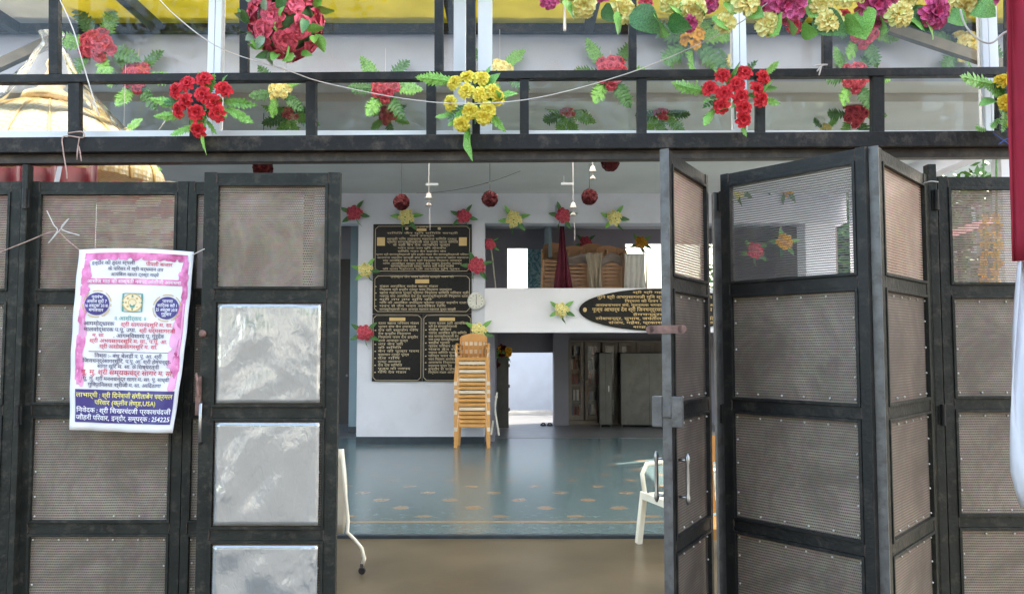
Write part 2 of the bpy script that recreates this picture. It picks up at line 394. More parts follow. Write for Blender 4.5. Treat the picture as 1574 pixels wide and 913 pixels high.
b = MB(); b.box(-6.8, 6.0, 7.0, 9.6, 4.36, 4.5); b.box(-6.8, 6.0, 11.6, 17.5, 4.36, 4.5); b.box(-6.8,6.0,6.9,7.0,4.36,4.8)
struct('hall_roof', b, conc)
# hall side walls, tall openings enlarged to let more light in
def side_wall(x0, x1, name, m):
    b = MB(); b.box(x0, x1, 6.95, 7.3, 0, 4.16)
    b.box(x0, x1, 9.2, 9.4, 0, 4.16); b.box(x0, x1, 11.3, 11.5, 0, 4.16); b.box(x0, x1, 13.1, 13.4, 0, 4.16)
    for (a, c) in ((7.3,9.2),(9.4,11.3),(11.5,13.1)):
        b.box(x0, x1, a, c, 3.9, 4.16); b.box(x0, x1, a, c, 0, .25)
    struct(name, b, m)
side_wall(5.6, 5.8, 'hall_side_wall_right', white_w)
side_wall(-6.7, -6.5, 'hall_side_wall_left', lilac)
struct('outer_back_wall', MB().box(-6.7, -2.0, 17.2, 17.4, 0, 4.2), greyw)
# light wall outside the small back door
struct('yard_wall', MB().box(-3, 4.5, 20.6, 20.8, 0, 2.1), mat('yard_wall_paint', (.8,.88,.95), .6, 0, .05, 3, dirt=((.6,.65,.7), .65, .85, 5)))
# upper front wall above the windows
struct('front_fascia', MB().box(-7, 7, 3.98, 4.25, 3.52, 4.36), conc)

# entrance roof of coloured sheets
zr_ = zb1 + .06
ro = thing('sheet_roof', 'yellow translucent sheet roof over the entrance on dark steel purlins', 'roof', (0,5.5,zr_))
def sheet(x0, x1, m, y0=6.12, y1=6.78):
    b = MB(); n = int((x1-x0)/.05)
    b.grid(lambda u, v: Vector((x0+(x1-x0)*u, y0+(y1-y0)*v, zr_ + .004*math.sin(u*n*.11+v*2) + .003*math.sin(u*n*.9))), n, 6)
    b.build('roof_sheet', m, ro, smooth=True)
sheet(-7, xx(80,6.5), wht_sheet); sheet(xx(80,6.5)+.004, 7, yel_sheet); sheet(-7, 7, translucent_sheet('clear_roof_sheet',(.85,.87,.9),(.9,.9,.92),.8), 4.26, 6.115)  # last, clear stretch is unseen, added to light the beam and dome
b = MB(); b.bar((-7,6.74,zb1+.005), (7,6.74,zb1+.005), .07, .07, Vector((0,-1,0))); b.build('gutter_bar', beam_m, ro)
for px_ in (20, 240, 697, 905, 1215, 1440):
    x = xx(px_, 6.8); MB().box(x-.035, x+.035, 4.3, 6.7, zr_-.11, zr_-.02).build('purlin', steel, ro)
for (a, b_) in (((82,62),(-60,128)), ((1368,44),(1560,108))):
    q = MB(); q.bar(P(*a,6.6), P(*b_,6.35), .085, .06); q.build('brace', mat('brown_beam', (.09,.075,.05), .6, 0, .3, 10), ro)

# ---------------------------------------------------------------- steel transom frame
YF = 4.0
tf = thing('transom_frame', 'black steel transom frame with lintel above the gate leaves', 'frame', (0, YF, 2.45))
b = MB(); b.bar(P(-60,227,YF-.02), P(1640,215.5,YF-.02), 24*S(YF), .09); b.build('lintel', beam_m, tf, bevel=.004)
b = MB(); b.bar(P(-60,246,YF+.01), P(1640,234.5,YF+.01), 17*S(YF), .06); b.build('track_rail', mat('brown_grey_steel', (.035,.029,.028), .55, .1, .3, 8, .3, 40, dirt=((.13,.1,.08),.5,.8,9)), tf, bevel=.003)
b = MB(); b.bar(P(-60,124,YF), P(1640,111,YF), 13*S(YF), .05); b.build('upper_rail', steel, tf, bevel=.003)
def ry(x): return 124 - 13*(x+60)/1700
def ly(x): return 227 - 11.5*(x+60)/1700
for (x, w) in ((85,15),(376,13),(675,14),(724,15),(972,12),(1271,14),(1552,14)):
    MB().bar(P(x,ry(x)-6.6,YF), P(x,-60,YF), w*S(YF), .04).build('mullion', steel, tf, bevel=.003)
for (x, w) in ((116,18),(303,20),(479,16),(663,15),(732,12),(806,14),(986,15),(1168,14),(1348,19),(1540,18)):
    MB().bar(P(x,ly(x)-12.2,YF), P(x,ry(x)+6.6,YF), w*S(YF), .04).build('mullion', steel, tf, bevel=.003)

# aluminium windows behind
YA = 4.14
zt = 3.515
def window(pa, pb, label, aw=(9,9)):
    xa, xb_ = xx(pa,YA), xx(pb,YA); z0 = zy(222,YA); z1 = zy(203,YA)
    t = thing('aluminium_window', label, 'window', ((xa+xb_)/2, YA, z0), 0, 'white aluminium windows above the gate')
    b = MB(); s_ = S(YA)
    b.box(xa, xb_, YA-.03, YA+.03, z0, z1)
    b.box(xa, xa+aw[0]*s_, YA-.026, YA+.03, z1, zt-.03); b.box(xb_-aw[1]*s_, xb_, YA-.026, YA+.03, z1, zt-.03)
    b.box(xa, xb_, YA-.03, YA+.03, zt-.03, zt)
    b.build('frame', alu, t, bevel=.003)
    MB().box(xa+aw[0]*s_, xb_-aw[1]*s_, YA-.002, YA+.002, z1, zt-.03).build('glass_pane', glass, t)
window(-75, 323, 'white framed window pane above the gate at far left, golden dome behind it', (10,10))
window(324, 715, 'white framed window pane behind the big ball of red roses', (10,19))
window(734, 1141, 'white framed window pane above the doorway between yellow bouquet and red bouquet', (22,10))
window(1142, 1529, 'white framed window pane behind the pink and yellow garland', (10,9))
window(1530, 1700, 'narrow white framed window at the right edge behind yellow bouquet', (14,10))

# ---------------------------------------------------------------- gate leaves
def text_queue(): pass
RAILS = [2.405, 1.845, 1.29, .725, .16]
def leaf(label, a, b_, ztop, kinds, stile=.05, dz=0, m=None, name='gate_leaf', endm=None, rails=None, extra=None, d=.035, grp='hinged steel mesh gate leaves'):
    """a, b_: (x,y) of the two ends; kinds: material of each of the four panels from the top"""
    m = m or steel
    a = Vector((a[0], a[1], 0)); b_ = Vector((b_[0], b_[1], 0)); w = (b_-a).length
    ang = math.atan2(b_.y-a.y, b_.x-a.x)
    t = thing(name, label, 'gate', (a.x, a.y, 0), ang, grp)
    rz = [z + dz for z in (rails or RAILS)]; rz[0] = ztop - .028
    f = MB()
    f.box(0, stile, -d/2, d/2, .02, ztop); f.box(w-stile, w, -d/2, d/2, .02, ztop)
    for i, z in enumerate(rz):
        h = .028 if i == 0 else .026
        f.box(stile, w-stile, -d/2+.004, d/2-.004, z-h, z+(h-.002 if i == 0 else h))
    # inner angle beads
    for i in range(4):
        z1 = rz[i]-.026; z0 = rz[i+1]+.026; q = .013
        f.box(stile, stile+q, -d/2-.006, d/2-.008, z0, z1); f.box(w-stile-q, w-stile, -d/2-.006, d/2-.008, z0, z1)
        f.box(stile+q, w-stile-q, -d/2-.006, d/2-.008, z1-q, z1); f.box(stile+q, w-stile-q, -d/2-.006, d/2-.008, z0, z0+q)
    wr = random.Random(label+'w'); wbm = f; f.cur = 1
    for z in rz:
        for x in (stile, w-stile):
            wbm.tube([(x+wr.uniform(-.002,.002), -d/2+.002, z-.024+.012*k) for k in range(5)], [wr.uniform(.0025,.0055) for _ in range(5)], 6)
    f.build('frame', [m, rust_w], t, local=True, bevel=.003)
    if endm:
        MB().box(-.006 if endm[0]=='a' else w, 0 if endm[0]=='a' else w+.006, -d/2-.002, d/2+.002, .02, ztop+.003).build('edge_strip', endm[1], t, local=True)
    rnd = random.Random(label)
    for i in range(4):
        z1 = rz[i]-.026-.012; z0 = rz[i+1]+.026+.012; x0 = stile+.012; x1 = w-stile-.012
        pm = kinds[i]
        p = MB(); p.box(x0-.004, x1+.004, -.004, .004, z0-.004, z1+.004)
        if i > 0:
            p.cur = 1
            n = max(1, round((x1-x0)/.13))
            for k in range(n+1):
                if rnd.random() < .88: p.ball((x0+.016+(x1-x0-.032)*k/n + rnd.uniform(-.01,.01), -.008, z1-.018), .0052, 6, 4)
                if rnd.random() < .88: p.ball((x0+.016+(x1-x0-.032)*k/n + rnd.uniform(-.01,.01), -.008, z0+.018), .0052, 6, 4)
            for k in range(1, 4):
                for x in (x0+.014, x1-.014):
                    if rnd.random() < .8: p.ball((x, -.008, z0+(z1-z0)*k/4 + rnd.uniform(-.02,.02)), .0052, 6, 4)
        if pm == 'film':
            p.build('wire_mesh_panel', [mesh_low, rivet_m], t, local=True)
            g = MB(); nu, nv = 24, 24; rs = random.Random(i)
            ph = [(rs.uniform(4,14), rs.uniform(0,6), rs.uniform(3,12), rs.uniform(0,6)) for _ in range(6)]
            def fn(u, v):
                e = min(u, 1-u, v, 1-v)*8; e = min(1, e)
                y = -.022 - .004*e*sum(math.sin(q[0]*u+q[1])*math.sin(q[2]*v+q[3]) for q in ph)/2
                return Vector((x0+.012+(x1-x0-.024)*u, y, z0+.008+(z1-z0-.016)*v))
            g.grid(fn, nu, nv); g.build('plastic_film', film, t, local=True, smooth=True, solid=.001)
        else:
            p.build('wire_mesh_panel', [pm, rivet_m], t, local=True)
    if extra: extra(t, w)
    return t
ZT = 2.415
low4 = [mesh_top, mesh_low, mesh_low, mesh_low]
xA = lambda px: xx(px, YF)
leaf('mesh gate leaf cut off by the left edge of the photo', (xA(-175),YF), (xA(30),YF), ZT, low4, m=steel_w)
leaf('mesh gate leaf with the pink printed notice hanging on it', (xA(42),YF), (xA(287),YF), ZT, low4, m=steel_w)
leaf('narrow strip of mesh gate leaf between the notice and the film covered leaf', (xA(288),YF+.0), (xA(480),YF+.0), ZT, low4, m=steel_w, stile=.03)
def extraD(t, w):
    b = MB(); b.tube([(.02,-.03,1.15),(.02,-.05,1.16),(.02,-.05,1.33),(.02,-.03,1.34)], .008, 8); b.build('handle', chrome, t, local=True, smooth=True)
    b = MB(); b.box(-.012,.012,-.034,-.022,1.28,1.46); b.tube([(-.01,-.035,1.47),(.0,-.045,1.44),(.005,-.045,1.37)], .006); b.build('latch', rust, t, local=True)
    b = MB(); b.lathe([(.0,0),(.016,0),(.018,.006),(.012,.02),(0,.022)], (.012,-.02,1.66), 12, axis='y'); b.build('knob', rust, t, local=True)
Yd = 3.86
leaf('gate leaf covered with crinkled silvery plastic film, left of the open doorway', (xx(312,Yd),Yd), (xx(522,Yd),Yd), 2.43,
     [mesh_top,'film','film','film'], m=steel_w, stile=.058, extra=extraD)
# posts between leaves
def post(px, w, label, y=YF+.0, m=None, zt_=2.47, d=.05):
    x = xx(px, y); t = thing('gate_post', label, 'post', (x, y, 0), 0, 'steel posts of the folding gate')
    MB().box(x-w*S(y)/2, x+w*S(y)/2, y-d/2, y+d/2, 0, zt_).build('shaft', m or steel_w, t, bevel=.003)
    for z in (2.32, 1.27, .3):
        b = MB(); b.tube([(x+w*S(y)*.3, y-d/2-.008, z-.05), (x+w*S(y)*.3, y-d/2-.008, z+.05)], .011, 10)
        b.box(x+w*S(y)*.3-.02, x+w*S(y)*.3+.02, y-d/2-.004, y-d/2+.001, z-.045, z+.045); b.build('hinge', steel, t)
post(36, 9, 'dark steel post with hinges at far left beside the notice leaf', YF-.035, zt_=2.49)
post(1104, 13, 'worn grey post between the two swung leaves right of the doorway', YF+.05, m=steel_l, zt_=2.37)
post(1435, 13, 'double steel post right of the half open tan mesh leaf', YF+.0, m=steel_w, zt_=2.5)
# right leaves swung toward the viewer
zR = 2.445; dzR = .03
Yn = 3.46; En = (xx(1024,Yn), Yn); Ef = (xx(1086,YF), YF)
def extraE(t, w):
    for sy in (-1, 1):
        b = MB(); x = .05; yy = sy*.03
        b.tube([(x,yy*1.0,.965),(x,yy*2.3,.965)], .006); b.tube([(x,yy,1.12),(x,yy*2.3,1.12)], .006)
        b.tube([(x,yy*2.3,.935),(x,yy*2.3,.95),(x,yy*2.3,.965),(x,yy*2.3,.98),(x,yy*2.3,1.04),(x,yy*2.3,1.1),(x,yy*2.3,1.12),(x,yy*2.3,1.135),(x,yy*2.3,1.15)],
               [.004,.010,.011,.007,.009,.007,.011,.010,.004], 10)
        b.build('handle', chrome, t, local=True, smooth=True)
    b = MB(); b.box(-.012,.0,-.07,.07,1.655,1.69); b.tube([(-.012,-.07,1.672),(0,-.07,1.672)], .0185, 12); b.tube([(-.012,.07,1.672),(0,.07,1.672)], .0185, 12)
    b.build('latch', rust, t, local=True)
    b = MB(); b.box(-.013,.02,-.065,-.02,1.26,1.39); b.box(-.013,.02,.02,.065,1.26,1.39); b.box(-.013,.0,-.02,.02,1.30,1.35)
    b.build('lock_plate', steel_l, t, local=True, bevel=.004)
leaf('narrow tan mesh leaf with chrome handles at the right side of the doorway', En, Ef, zR, [mesh_tan, mesh_low2, mesh_low2, mesh_low2], stile=.042, dz=dzR, endm=('a', steel_l), extra=extraE)
Ff = (xx(1113,YF-.02), YF-.02); Yn2 = 3.41; Fn = (xx(1338,Yn2), Yn2)
leaf('wide swung gate leaf with clear fine mesh at top, trees seen through it', Ff, Fn, zR, [mesh_clear, mesh_low, mesh_low, mesh_low], stile=.045, dz=dzR)
Gn = (xx(1349,Yn2), Yn2); Gf = (xx(1424,YF-.02), YF-.02)
leaf('steeply swung gate leaf with tan mesh right of the wide leaf', Gn, Gf, zR, [mesh_tan, mesh_low2, mesh_low2, mesh_low2], stile=.05, dz=dzR, endm=('a', steel_l), m=steel_w)
leaf('closed mesh gate leaf at the right edge beside the red curtain', (xA(1444),YF), (xA(1640),YF), 2.44, low4, dz=.03, m=steel_w)

# ---------------------------------------------------------------- lettering
TQ = []
def reorder(s_):
    out = []; i = 0
    s_ = list(s_)
    k = 0
    while k < len(s_):
        if s_[k] == 'ि':
            j = len(out) - 1
            while j >= 2 and out[j-1] == '्': j -= 2
            out.insert(j, 'ि')
        else: out.append(s_[k])
        k += 1
    return ''.join(out)
def text(mb_, s_, fmap, u0, u1, v, h, mode='fit', idx=0, bold=0.0):
    """queue a line: baseline v, letter height h (both 0..1 of the board's height), between u0 and u1"""
    TQ.append((mb_, reorder(s_), fmap, u0, u1, v, h, mode, idx, min(bold, .010)))
def flush_text():
    obs = []
    for q in TQ:
        cu = bpy.data.curves.new('t', 'FONT'); cu.body = q[1]; cu.size = 1; cu.resolution_u = 2; cu.offset = q[9]
        o = bpy.data.objects.new('t', cu); col.objects.link(o); obs.append(o)
    dg = bpy.context.evaluated_depsgraph_get(); dg.update()
    for o, q in zip(obs, TQ):
        mb_, s_, fmap, u0, u1, v, h, mode, idx, bold = q
        ev = o.evaluated_get(dg); me = ev.to_mesh()
        co = [w.co.copy() for w in me.vertices]; fs = [list(p.vertices) for p in me.polygons]
        ev.to_mesh_clear()
        if not co: continue
        a = min(c.x for c in co); b_ = max(c.x for c in co)
        lo, hi = 0, .72
        wd_ = b_ - a; k = (u1-u0)/wd_ if mode == 'fit' else None
        asp = fmap(0,0,True)
        if mode != 'fit':
            k = h*asp/.72; k = min(k, (u1-u0)/wd_)
            st = u0 if mode == 'left' else (u0+u1)/2 - k*wd_/2
        else: st = u0
        old = mb_.cur; mb_.cur = idx
        mb_.add([fmap(st+(c.x-a)*k, v + (c.y/.72)*h) for c in co], fs); mb_.cur = old
    for o in obs:
        cu = o.data; bpy.data.objects.remove(o); bpy.data.curves.remove(cu)
    TQ.clear()

# ---------------------------------------------------------------- printed notice
cr = [P(122,384,3.90), P(297,387,3.90), P(266,665,3.86), P(108,660,3.86)]
def pmap(u, v, asp=False, off=.003):
    if asp: return 278/165.
    vv = 1-v
    top = cr[0].lerp(cr[1], u); bot = cr[3].lerp(cr[2], u); p = top.lerp(bot, vv)
    p.x += .012*math.sin(math.pi*vv)*(1-u)*-1 + .012*math.sin(math.pi*vv)*u
    p.z += .010*math.sin(math.pi*u)*(1-vv)**3 - .004*math.sin(math.pi*u)*vv
    p.y += -.008*math.sin(u*5+vv*3) + .004*math.sin(u*23+vv*4)*(.3+vv) + .0025*math.sin(vv*30+u*7)
    p.y -= off
    return p
notice = thing('printed_notice', 'white and pink printed notice with Hindi text tied to the gate', 'notice', (pmap(.5,0).x, 3.88, pmap(.5,0).z))
pw = mat('notice_paper', (.82,.8,.83), .5, 0, .03, 5); ppink = mat('notice_pink', (.68,.06,.26), .5, 0, .35, 18, c2=(.82,.26,.5))
ppale = mat('notice_pale_pink', (.82,.36,.58), .5, 0, .2, 12); pnav = mat('notice_navy', (.055,.04,.2), .5, 0, .2, 6)
pblk = mat('notice_ink', (.06,.05,.1), .6); pred = mat('notice_red_ink', (.6,.04,.09), .6); pyel = mat('notice_yellow_ink', (.9,.78,.2), .6)
pwht = mat('notice_white_ink', (.88,.86,.9), .6); pgrn = mat('notice_green_ink', (.1,.32,.28), .6); pgold = mat('notice_gold', (.6,.42,.16), .6)
b = MB(); b.grid(lambda u, v: pmap(u, v, off=0), 30, 40); b.build('paper', pw, notice, smooth=True, solid=.001)
def patch(mb_, u0, u1, v0, v1, off=.002, n=10, m_=4, edge=None):
    mb_.grid(lambda u, v: pmap(u0+(u1-u0)*(u) + (edge(u,v) if edge else 0), v0+(v1-v0)*v, off=off), n, m_)
b = MB()
rs = random.Random(3)
def blob(mb_, cu_, cv_, ru, rv, off, n=18, wob=.18):
    ph = rs.uniform(0,6); k = rs.choice((3,4,5))
    V = [pmap(cu_, cv_, off=off)]
    for i in range(n):
        a = 2*math.pi*i/n; r_ = 1 + wob*math.sin(k*a+ph)
        V.append(pmap(min(.975,max(.045,cu_+ru*r_*math.cos(a))), min(.985,max(.2,cv_+rv*r_*math.sin(a))), off=off))
    mb_.add(V, [(0, 1+i, 1+(i+1)%n) for i in range(n)])
def disc(mb_, cu_, cv_, ru, rv, off, n=28): mb_.add([pmap(cu_,cv_,off=off)] + [pmap(cu_+ru*math.cos(2*math.pi*i/n), cv_+rv*math.sin(2*math.pi*i/n), off=off) for i in range(n)], [(0,1+i,1+(i+1)%n) for i in range(n)])
def ring(mb_, cu_, cv_, r0, r1, off, asp=.6, n=32, dash=None):
    for i in range(n):
        if dash and i % dash == 0: continue
        a0, a1 = 2*math.pi*i/n, 2*math.pi*(i+1)/n
        mb_.add([pmap(cu_+r*math.cos(a), cv_+r*asp*math.sin(a), off=off) for (r,a) in ((r0,a0),(r1,a0),(r1,a1),(r0,a1))], [(0,1,2,3)])
b = MB(); patch(b, .06, .095, .25, .94, .0022, 3, 30, edge=lambda u,v: u*.03*math.sin(v*23)*.5+u*.02)
for (u,v,ru,rv) in ((.09,.85,.045,.06),(.085,.77,.045,.035),(.08,.62,.03,.05),(.08,.48,.04,.05),(.08,.33,.04,.07),(.07,.4,.035,.06)): blob(b, u, v, ru, rv, .003)
b.build('floral_border', ppink, notice)
b = MB(); patch(b, .915, .965, .25, .94, .0022, 3, 30, edge=lambda u,v: (1-u)*.03*math.sin(v*19)*.5)
for (u,v,ru,rv) in ((.93,.85,.05,.045),(.95,.76,.03,.05),(.94,.36,.04,.06),(.92,.62,.03,.04)): blob(b, u, v, ru, rv, .003)
b.build('floral_border', ppink, notice)
b = MB(); patch(b, .06,.95,.95,.978,.0022,20,2)
for i in range(9): blob(b, .11+.1*i, .952, .05, .016, .0026+.0001*i)
b.build('floral_swag', ppink, notice)
b = MB(); patch(b, .055, .965, .805, .836, .0034, 20, 2); b.build('banner', ppink, notice)
b = MB()
for (u,v,ru,rv) in ((.095,.7,.03,.05),(.1,.55,.03,.06),(.1,.28,.03,.04)): blob(b, u, v, ru, rv, .0028)
patch(b, .06,.075,.25,.75,.0027,2,12); b.build('pale_flowers', ppale, notice)
b = MB()
for (u,v,ru,rv) in ((.9,.52,.045,.08),(.89,.4,.035,.06),(.93,.26,.035,.05)): blob(b, u, v, ru, rv, .0028)
patch(b, .945,.96,.25,.75,.0027,2,12); b.build('pale_flowers', ppale, notice)
b = MB(); patch(b, .055, .965, .045, .225, .0034, 24, 8); b.build('navy_panel', pnav, notice)
for (cu_, cv_) in ((.205,.695),(.805,.68)):
    b = MB(); disc(b, cu_, cv_, .105, .062, .0046); b.build('date_oval', pnav, notice)
    b = MB(); ring(b, cu_, cv_, .118, .126, .0046, dash=5); b.build('dashed_ring', pgold, notice)
b = MB(); ring(b, .505,.705,.074,.083,.0052); ring(b,.505,.705,.028,.034,.0056,n=20)
for k in range(8):
    a = k*math.pi/4; disc(b, .505+.052*math.cos(a), .705+.052*.6*math.sin(a), .010, .006, .0054, 8)
b.build('emblem_ring', pgold, notice)
b = MB(); patch(b, .42,.435,.655,.755,.004); patch(b,.575,.59,.655,.755,.004); patch(b,.435,.575,.752,.757,.004); patch(b,.435,.575,.653,.658,.004)
disc(b,.505,.688,.022,.012,.0056,10); disc(b,.505,.742,.007,.006,.0056,8); disc(b,.505,.668,.007,.006,.0056,8)
for it in ((.43,.705),(.58,.705)): disc(b, it[0], it[1], .008,.006,.0056,8)
b.build('emblem_frame', pgrn, notice)
cream = MB(); disc(cream, .505,.705,.074,.0445,.0048); disc(cream,.505,.7,.014,.012,.006,8)
cream.build('emblem_ground', mat('emblem_cream', (.85,.72,.5), .5), notice)
ink, redi, yeli, whti, grni = pblk, pred, pyel, pwht, pgrn
LN = []
def newl(m): b = MB(); LN.append((b, m)); return b
T = lambda m_, s_, u0, u1, v, h, mode='center', bd=.012: text(newl(m_), s_, lambda u,v_,asp=False: pmap(u,v_,asp,off=.0062), u0, u1, v, h, mode, 0, bd)
T(ink, 'इन्दौर की हृदय स्थली', .12,.52,.912,.020); T(redi, 'पीपली बाजार', .54,.88,.909,.020)
T(ink, 'के परिसर में श्री वर्धमान तप', .16,.87,.880,.019); T(ink, 'आयंबिल खाता ट्रस्ट मध्ये', .18,.84,.850,.018)
T(whti, 'आसोज माह की शाश्वती नवपद ओलीजी आराधना', .07,.95,.811,.019)
for cu_, cv_, L4 in ((.205,.695,['प्रारंभ','आसोज सुदी 7','16 अक्टूबर 2018','मंगलवार']),(.805,.68,['पारणा','कार्तिक वदी 1','25 अक्टूबर 2018','गुरुवार'])):
    for k, s_ in enumerate(L4): T(whti, s_, cu_-(.05,.085,.095,.06)[k], cu_+(.05,.085,.095,.06)[k], cv_+.030-.024*k, .017)
T(ink, 'आगमोद्धारक', .1,.37,.577,.022); T(redi, 'श्री सागरानंदसूरि म. सा.', .39,.9,.575,.022)
T(ink, 'मालवोद्धारक प.पू. उपा.', .1,.56,.545,.022); T(redi, 'श्री धर्मसागरजी', .58,.9,.543,.022)
T(redi, 'म. सा.', .17,.3,.514,.02); T(ink, ', आगमविशारद पू. गुरुदेव', .33,.84,.513,.021)
T(redi, 'श्री अभयसागरसूरि म. सा., प.पू. आ.', .12,.88,.483,.022); T(redi, 'श्री अशोकसागरसूरि म. सा.', .2,.8,.453,.022)
b = MB(); patch(b, .16,.86,.432,.435,.004); b.build('rule', pblk, notice); T(grni, '॥ आशीर्वाद ॥', .3, .7, .608, .022)
T(ink, 'निश्रा :- बंधु बेलड़ी प. पू. आ. श्री', .17,.84,.402,.021); T(ink, 'जिनचन्द्रसागरसूरि, प.पू. आ. श्री हेमचन्द्र-', .11,.9,.373,.021)
T(ink, 'सागर सूरि म. सा. के शिष्यरत्नी', .18,.84,.344,.021)
T(redi, 'पू. मु. श्री सम्यकचंद्र सागर म. सा.', .1,.93,.308,.028, bd=.02)
T(ink, 'पू. मु. श्री मननचन्द्र सागर म. सा. पू. साध्वी', .12,.9,.276,.021); T(ink, 'मुक्तिनिलया श्रीजी म. सा. आदिठाणा', .13,.86,.243,.021)
T(yeli, 'लाभार्थी : श्री दिनेशजी संगीताबेन चक्रमल', .065,.955,.183,.026, 'fit', .02); T(yeli, 'परिवार (क्लीव लेण्ड,USA)', .22,.8,.144,.025, 'center', .02)
T(whti, 'निवेदक : श्री शिखरचंदजी प्रकाशचंदजी', .065,.955,.100,.026, 'fit', .022); T(whti, 'जौहरी परिवार, इन्दौर, सम्पर्क : 254225', .065,.955,.060,.026, 'fit', .022)

# ---------------------------------------------------------------- inscription boards in the hall
words = 'श्री परम पूज्य आचार्य देव सागरसूरीश्वरजी महाराज साहेब की प्रेरणा से उपाश्रय भवन निर्माण सहयोग दाता परिवार इन्दौर संघ ट्रस्ट आराधना नवपद वर्धमान तप आयंबिल खाता मंडल सेवा समिति मुनि गणि प्रवर साध्वी बेन शाह जैन'.split()
rw = random.Random(11)
def line_of(n): return ' '.join(rw.choice(words) for _ in range(n))
def board(label, px0, px1, py0, py1, Y, setup):
    x0, x1 = xx(px0,Y), xx(px1,Y); z0, z1 = zy(py1,Y), zy(py0,Y)
    t = thing('inscription_board', label, 'plaque', ((x0+x1)/2, Y, z0), 0, 'black stone inscription boards on the wall')
    MB().box(x0, x1, Y-.02, Y+.012, z0, z1).build('slab', black_g, t, bevel=.004)
    def fm(u, v, asp=False):
        if asp: return (z1-z0)/(x1-x0)
        return Vector((x0+(x1-x0)*u, Y-.0235, z0+(z1-z0)*v))
    g = MB(); g2 = []
    # gold edge line with cut corners
    e = .022; a = (x1-x0); h = (z1-z0); q = .05
    pts = [(e*a+q,e*a),(a-e*a-q,e*a),(a-e*a,e*a+q),(a-e*a,h-e*a-q),(a-e*a-q,h-e*a),(e*a+q,h-e*a),(e*a,h-e*a-q),(e*a,e*a+q)]
    for i in range(8):
        p0, p1 = pts[i], pts[(i+1)%8]
        g.bar((x0+p0[0],Y-.0225,z0+p0[1]), (x0+p1[0],Y-.0225,z0+p1[1]), .008, .004)
    setup(fm, g, g2)
    return (t, g, g2)
def quadm(mb_, fm, u0, u1, v0, v1):
    if isinstance(mb_, list): mb_.append(MB()); mb_ = mb_[-1]
    mb_.add([fm(u0,v0),fm(u1,v0),fm(u1,v1),fm(u0,v1)], [(0,1,2,3)])
pend = []
def s1(fm, g, g2):
    quadm(g2, fm, .04,.12,.56,.73); quadm(g2, fm, .87,.95,.56,.73)
    quadm(g2, fm, .44,.54,.86,.91)
    for u in (.34,.67):
        g.add([fm(u+.018*math.cos(k*.785), .91+.03*math.sin(k*.785)) for k in range(8)], [tuple(range(8))])
    text(g, 'श्री महावीराय नमः', fm, .43,.56,.925,.03,'fit',0,.02)
    L = [(.14,.86,.80,5),(.37,.62,.745,2),(.14,.85,.675,6),(.14,.86,.615,6),(.2,.78,.555,6),(.25,.74,.495,5),(.25,.74,.43,5),(.03,.97,.365,9),(.04,.97,.30,9),(.1,.9,.24,8),(.1,.9,.18,8),(.18,.82,.125,6),(.1,.88,.07,7)]
    for (a, b_, v, n) in L: text(g, line_of(n), fm, a, b_, v, .036 if n != 6 else .045, 'fit', 0, .03)
def s2(fm, g, g2):
    text(g, line_of(7), fm, .18,.82,.90,.05,'fit',0,.03); quadm(g2, fm, .43,.57,.76,.86)
    for k, b_ in enumerate((.66,.8,.97,.97,.6,.95,.74,.84)):
        text(g, line_of(int(b_*9)), fm, .07, b_, .66-.082*k, .055, 'fit', 0, .03)
        if k % 2 == 0: quadm(g, fm, .025,.04,.67-.082*k,.69-.082*k)
def s3(n):
    def f(fm, g, g2):
        quadm(g2, fm, .34,.66,.9,.95)
        for k in range(n):
            w = rw.uniform(.55,.95); text(g, line_of(max(2,int(w*5))), fm, .12, w, .85-.052*k*(15/n), .034, 'fit', 0, .03)
            if k % 2 == 0: quadm(g, fm, .05,.08,.855-.052*k*(15/n),.87-.052*k*(15/n))
    return f
Ybd = YB-.014
for args in (('large black stone board with gold squares, topmost of the inscription group', 573,725,345,420.3, Ybd, s1),
             ('wide black stone board with gold heading in the middle of the inscription group', 573,725,421,482.3, Ybd, s2),
             ('lower left black stone board of the inscription group', 573,649.6,483,586, Ybd, s3(15)),
             ('lower right black stone board partly behind the chair stack', 650.3,725,483,586, Ybd, s3(16))):
    pend.append(board(*args))
# oval board on the parapet
Yo = YB-.014
ox0, ox1, oz0, oz1 = xx(890,Yo), xx(1140,Yo), zy(509,Yo), zy(443.5,Yo)
ob = thing('oval_inscription_board', 'black oval stone board with gold Hindi lines on the gallery parapet', 'plaque', ((ox0+ox1)/2, Yo, oz0), 0)
def oval(a, b_, y0, y1):
    mb_ = MB(); n = 64; V = []
    for y in (y0, y1):
        for k in range(n):
            t_ = 2*math.pi*k/n; V.append(((ox0+ox1)/2 + a*math.cos(t_), y, (oz0+oz1)/2 + b_*math.sin(t_)))
    F = [tuple(reversed(range(n))), tuple(range(n,2*n))] + [(k,(k+1)%n,n+(k+1)%n,n+k) for k in range(n)]
    return mb_.add(V, F)
oval((ox1-ox0)/2, (oz1-oz0)/2, Yo-.02, Yo+.01).build('slab', black_g, ob)
og = MB()
def om(u, v, asp=False):
    if asp: return (oz1-oz0)/(ox1-ox0)
    return Vector((ox0+(ox1-ox0)*u, Yo-.024, oz0+(oz1-oz0)*v))
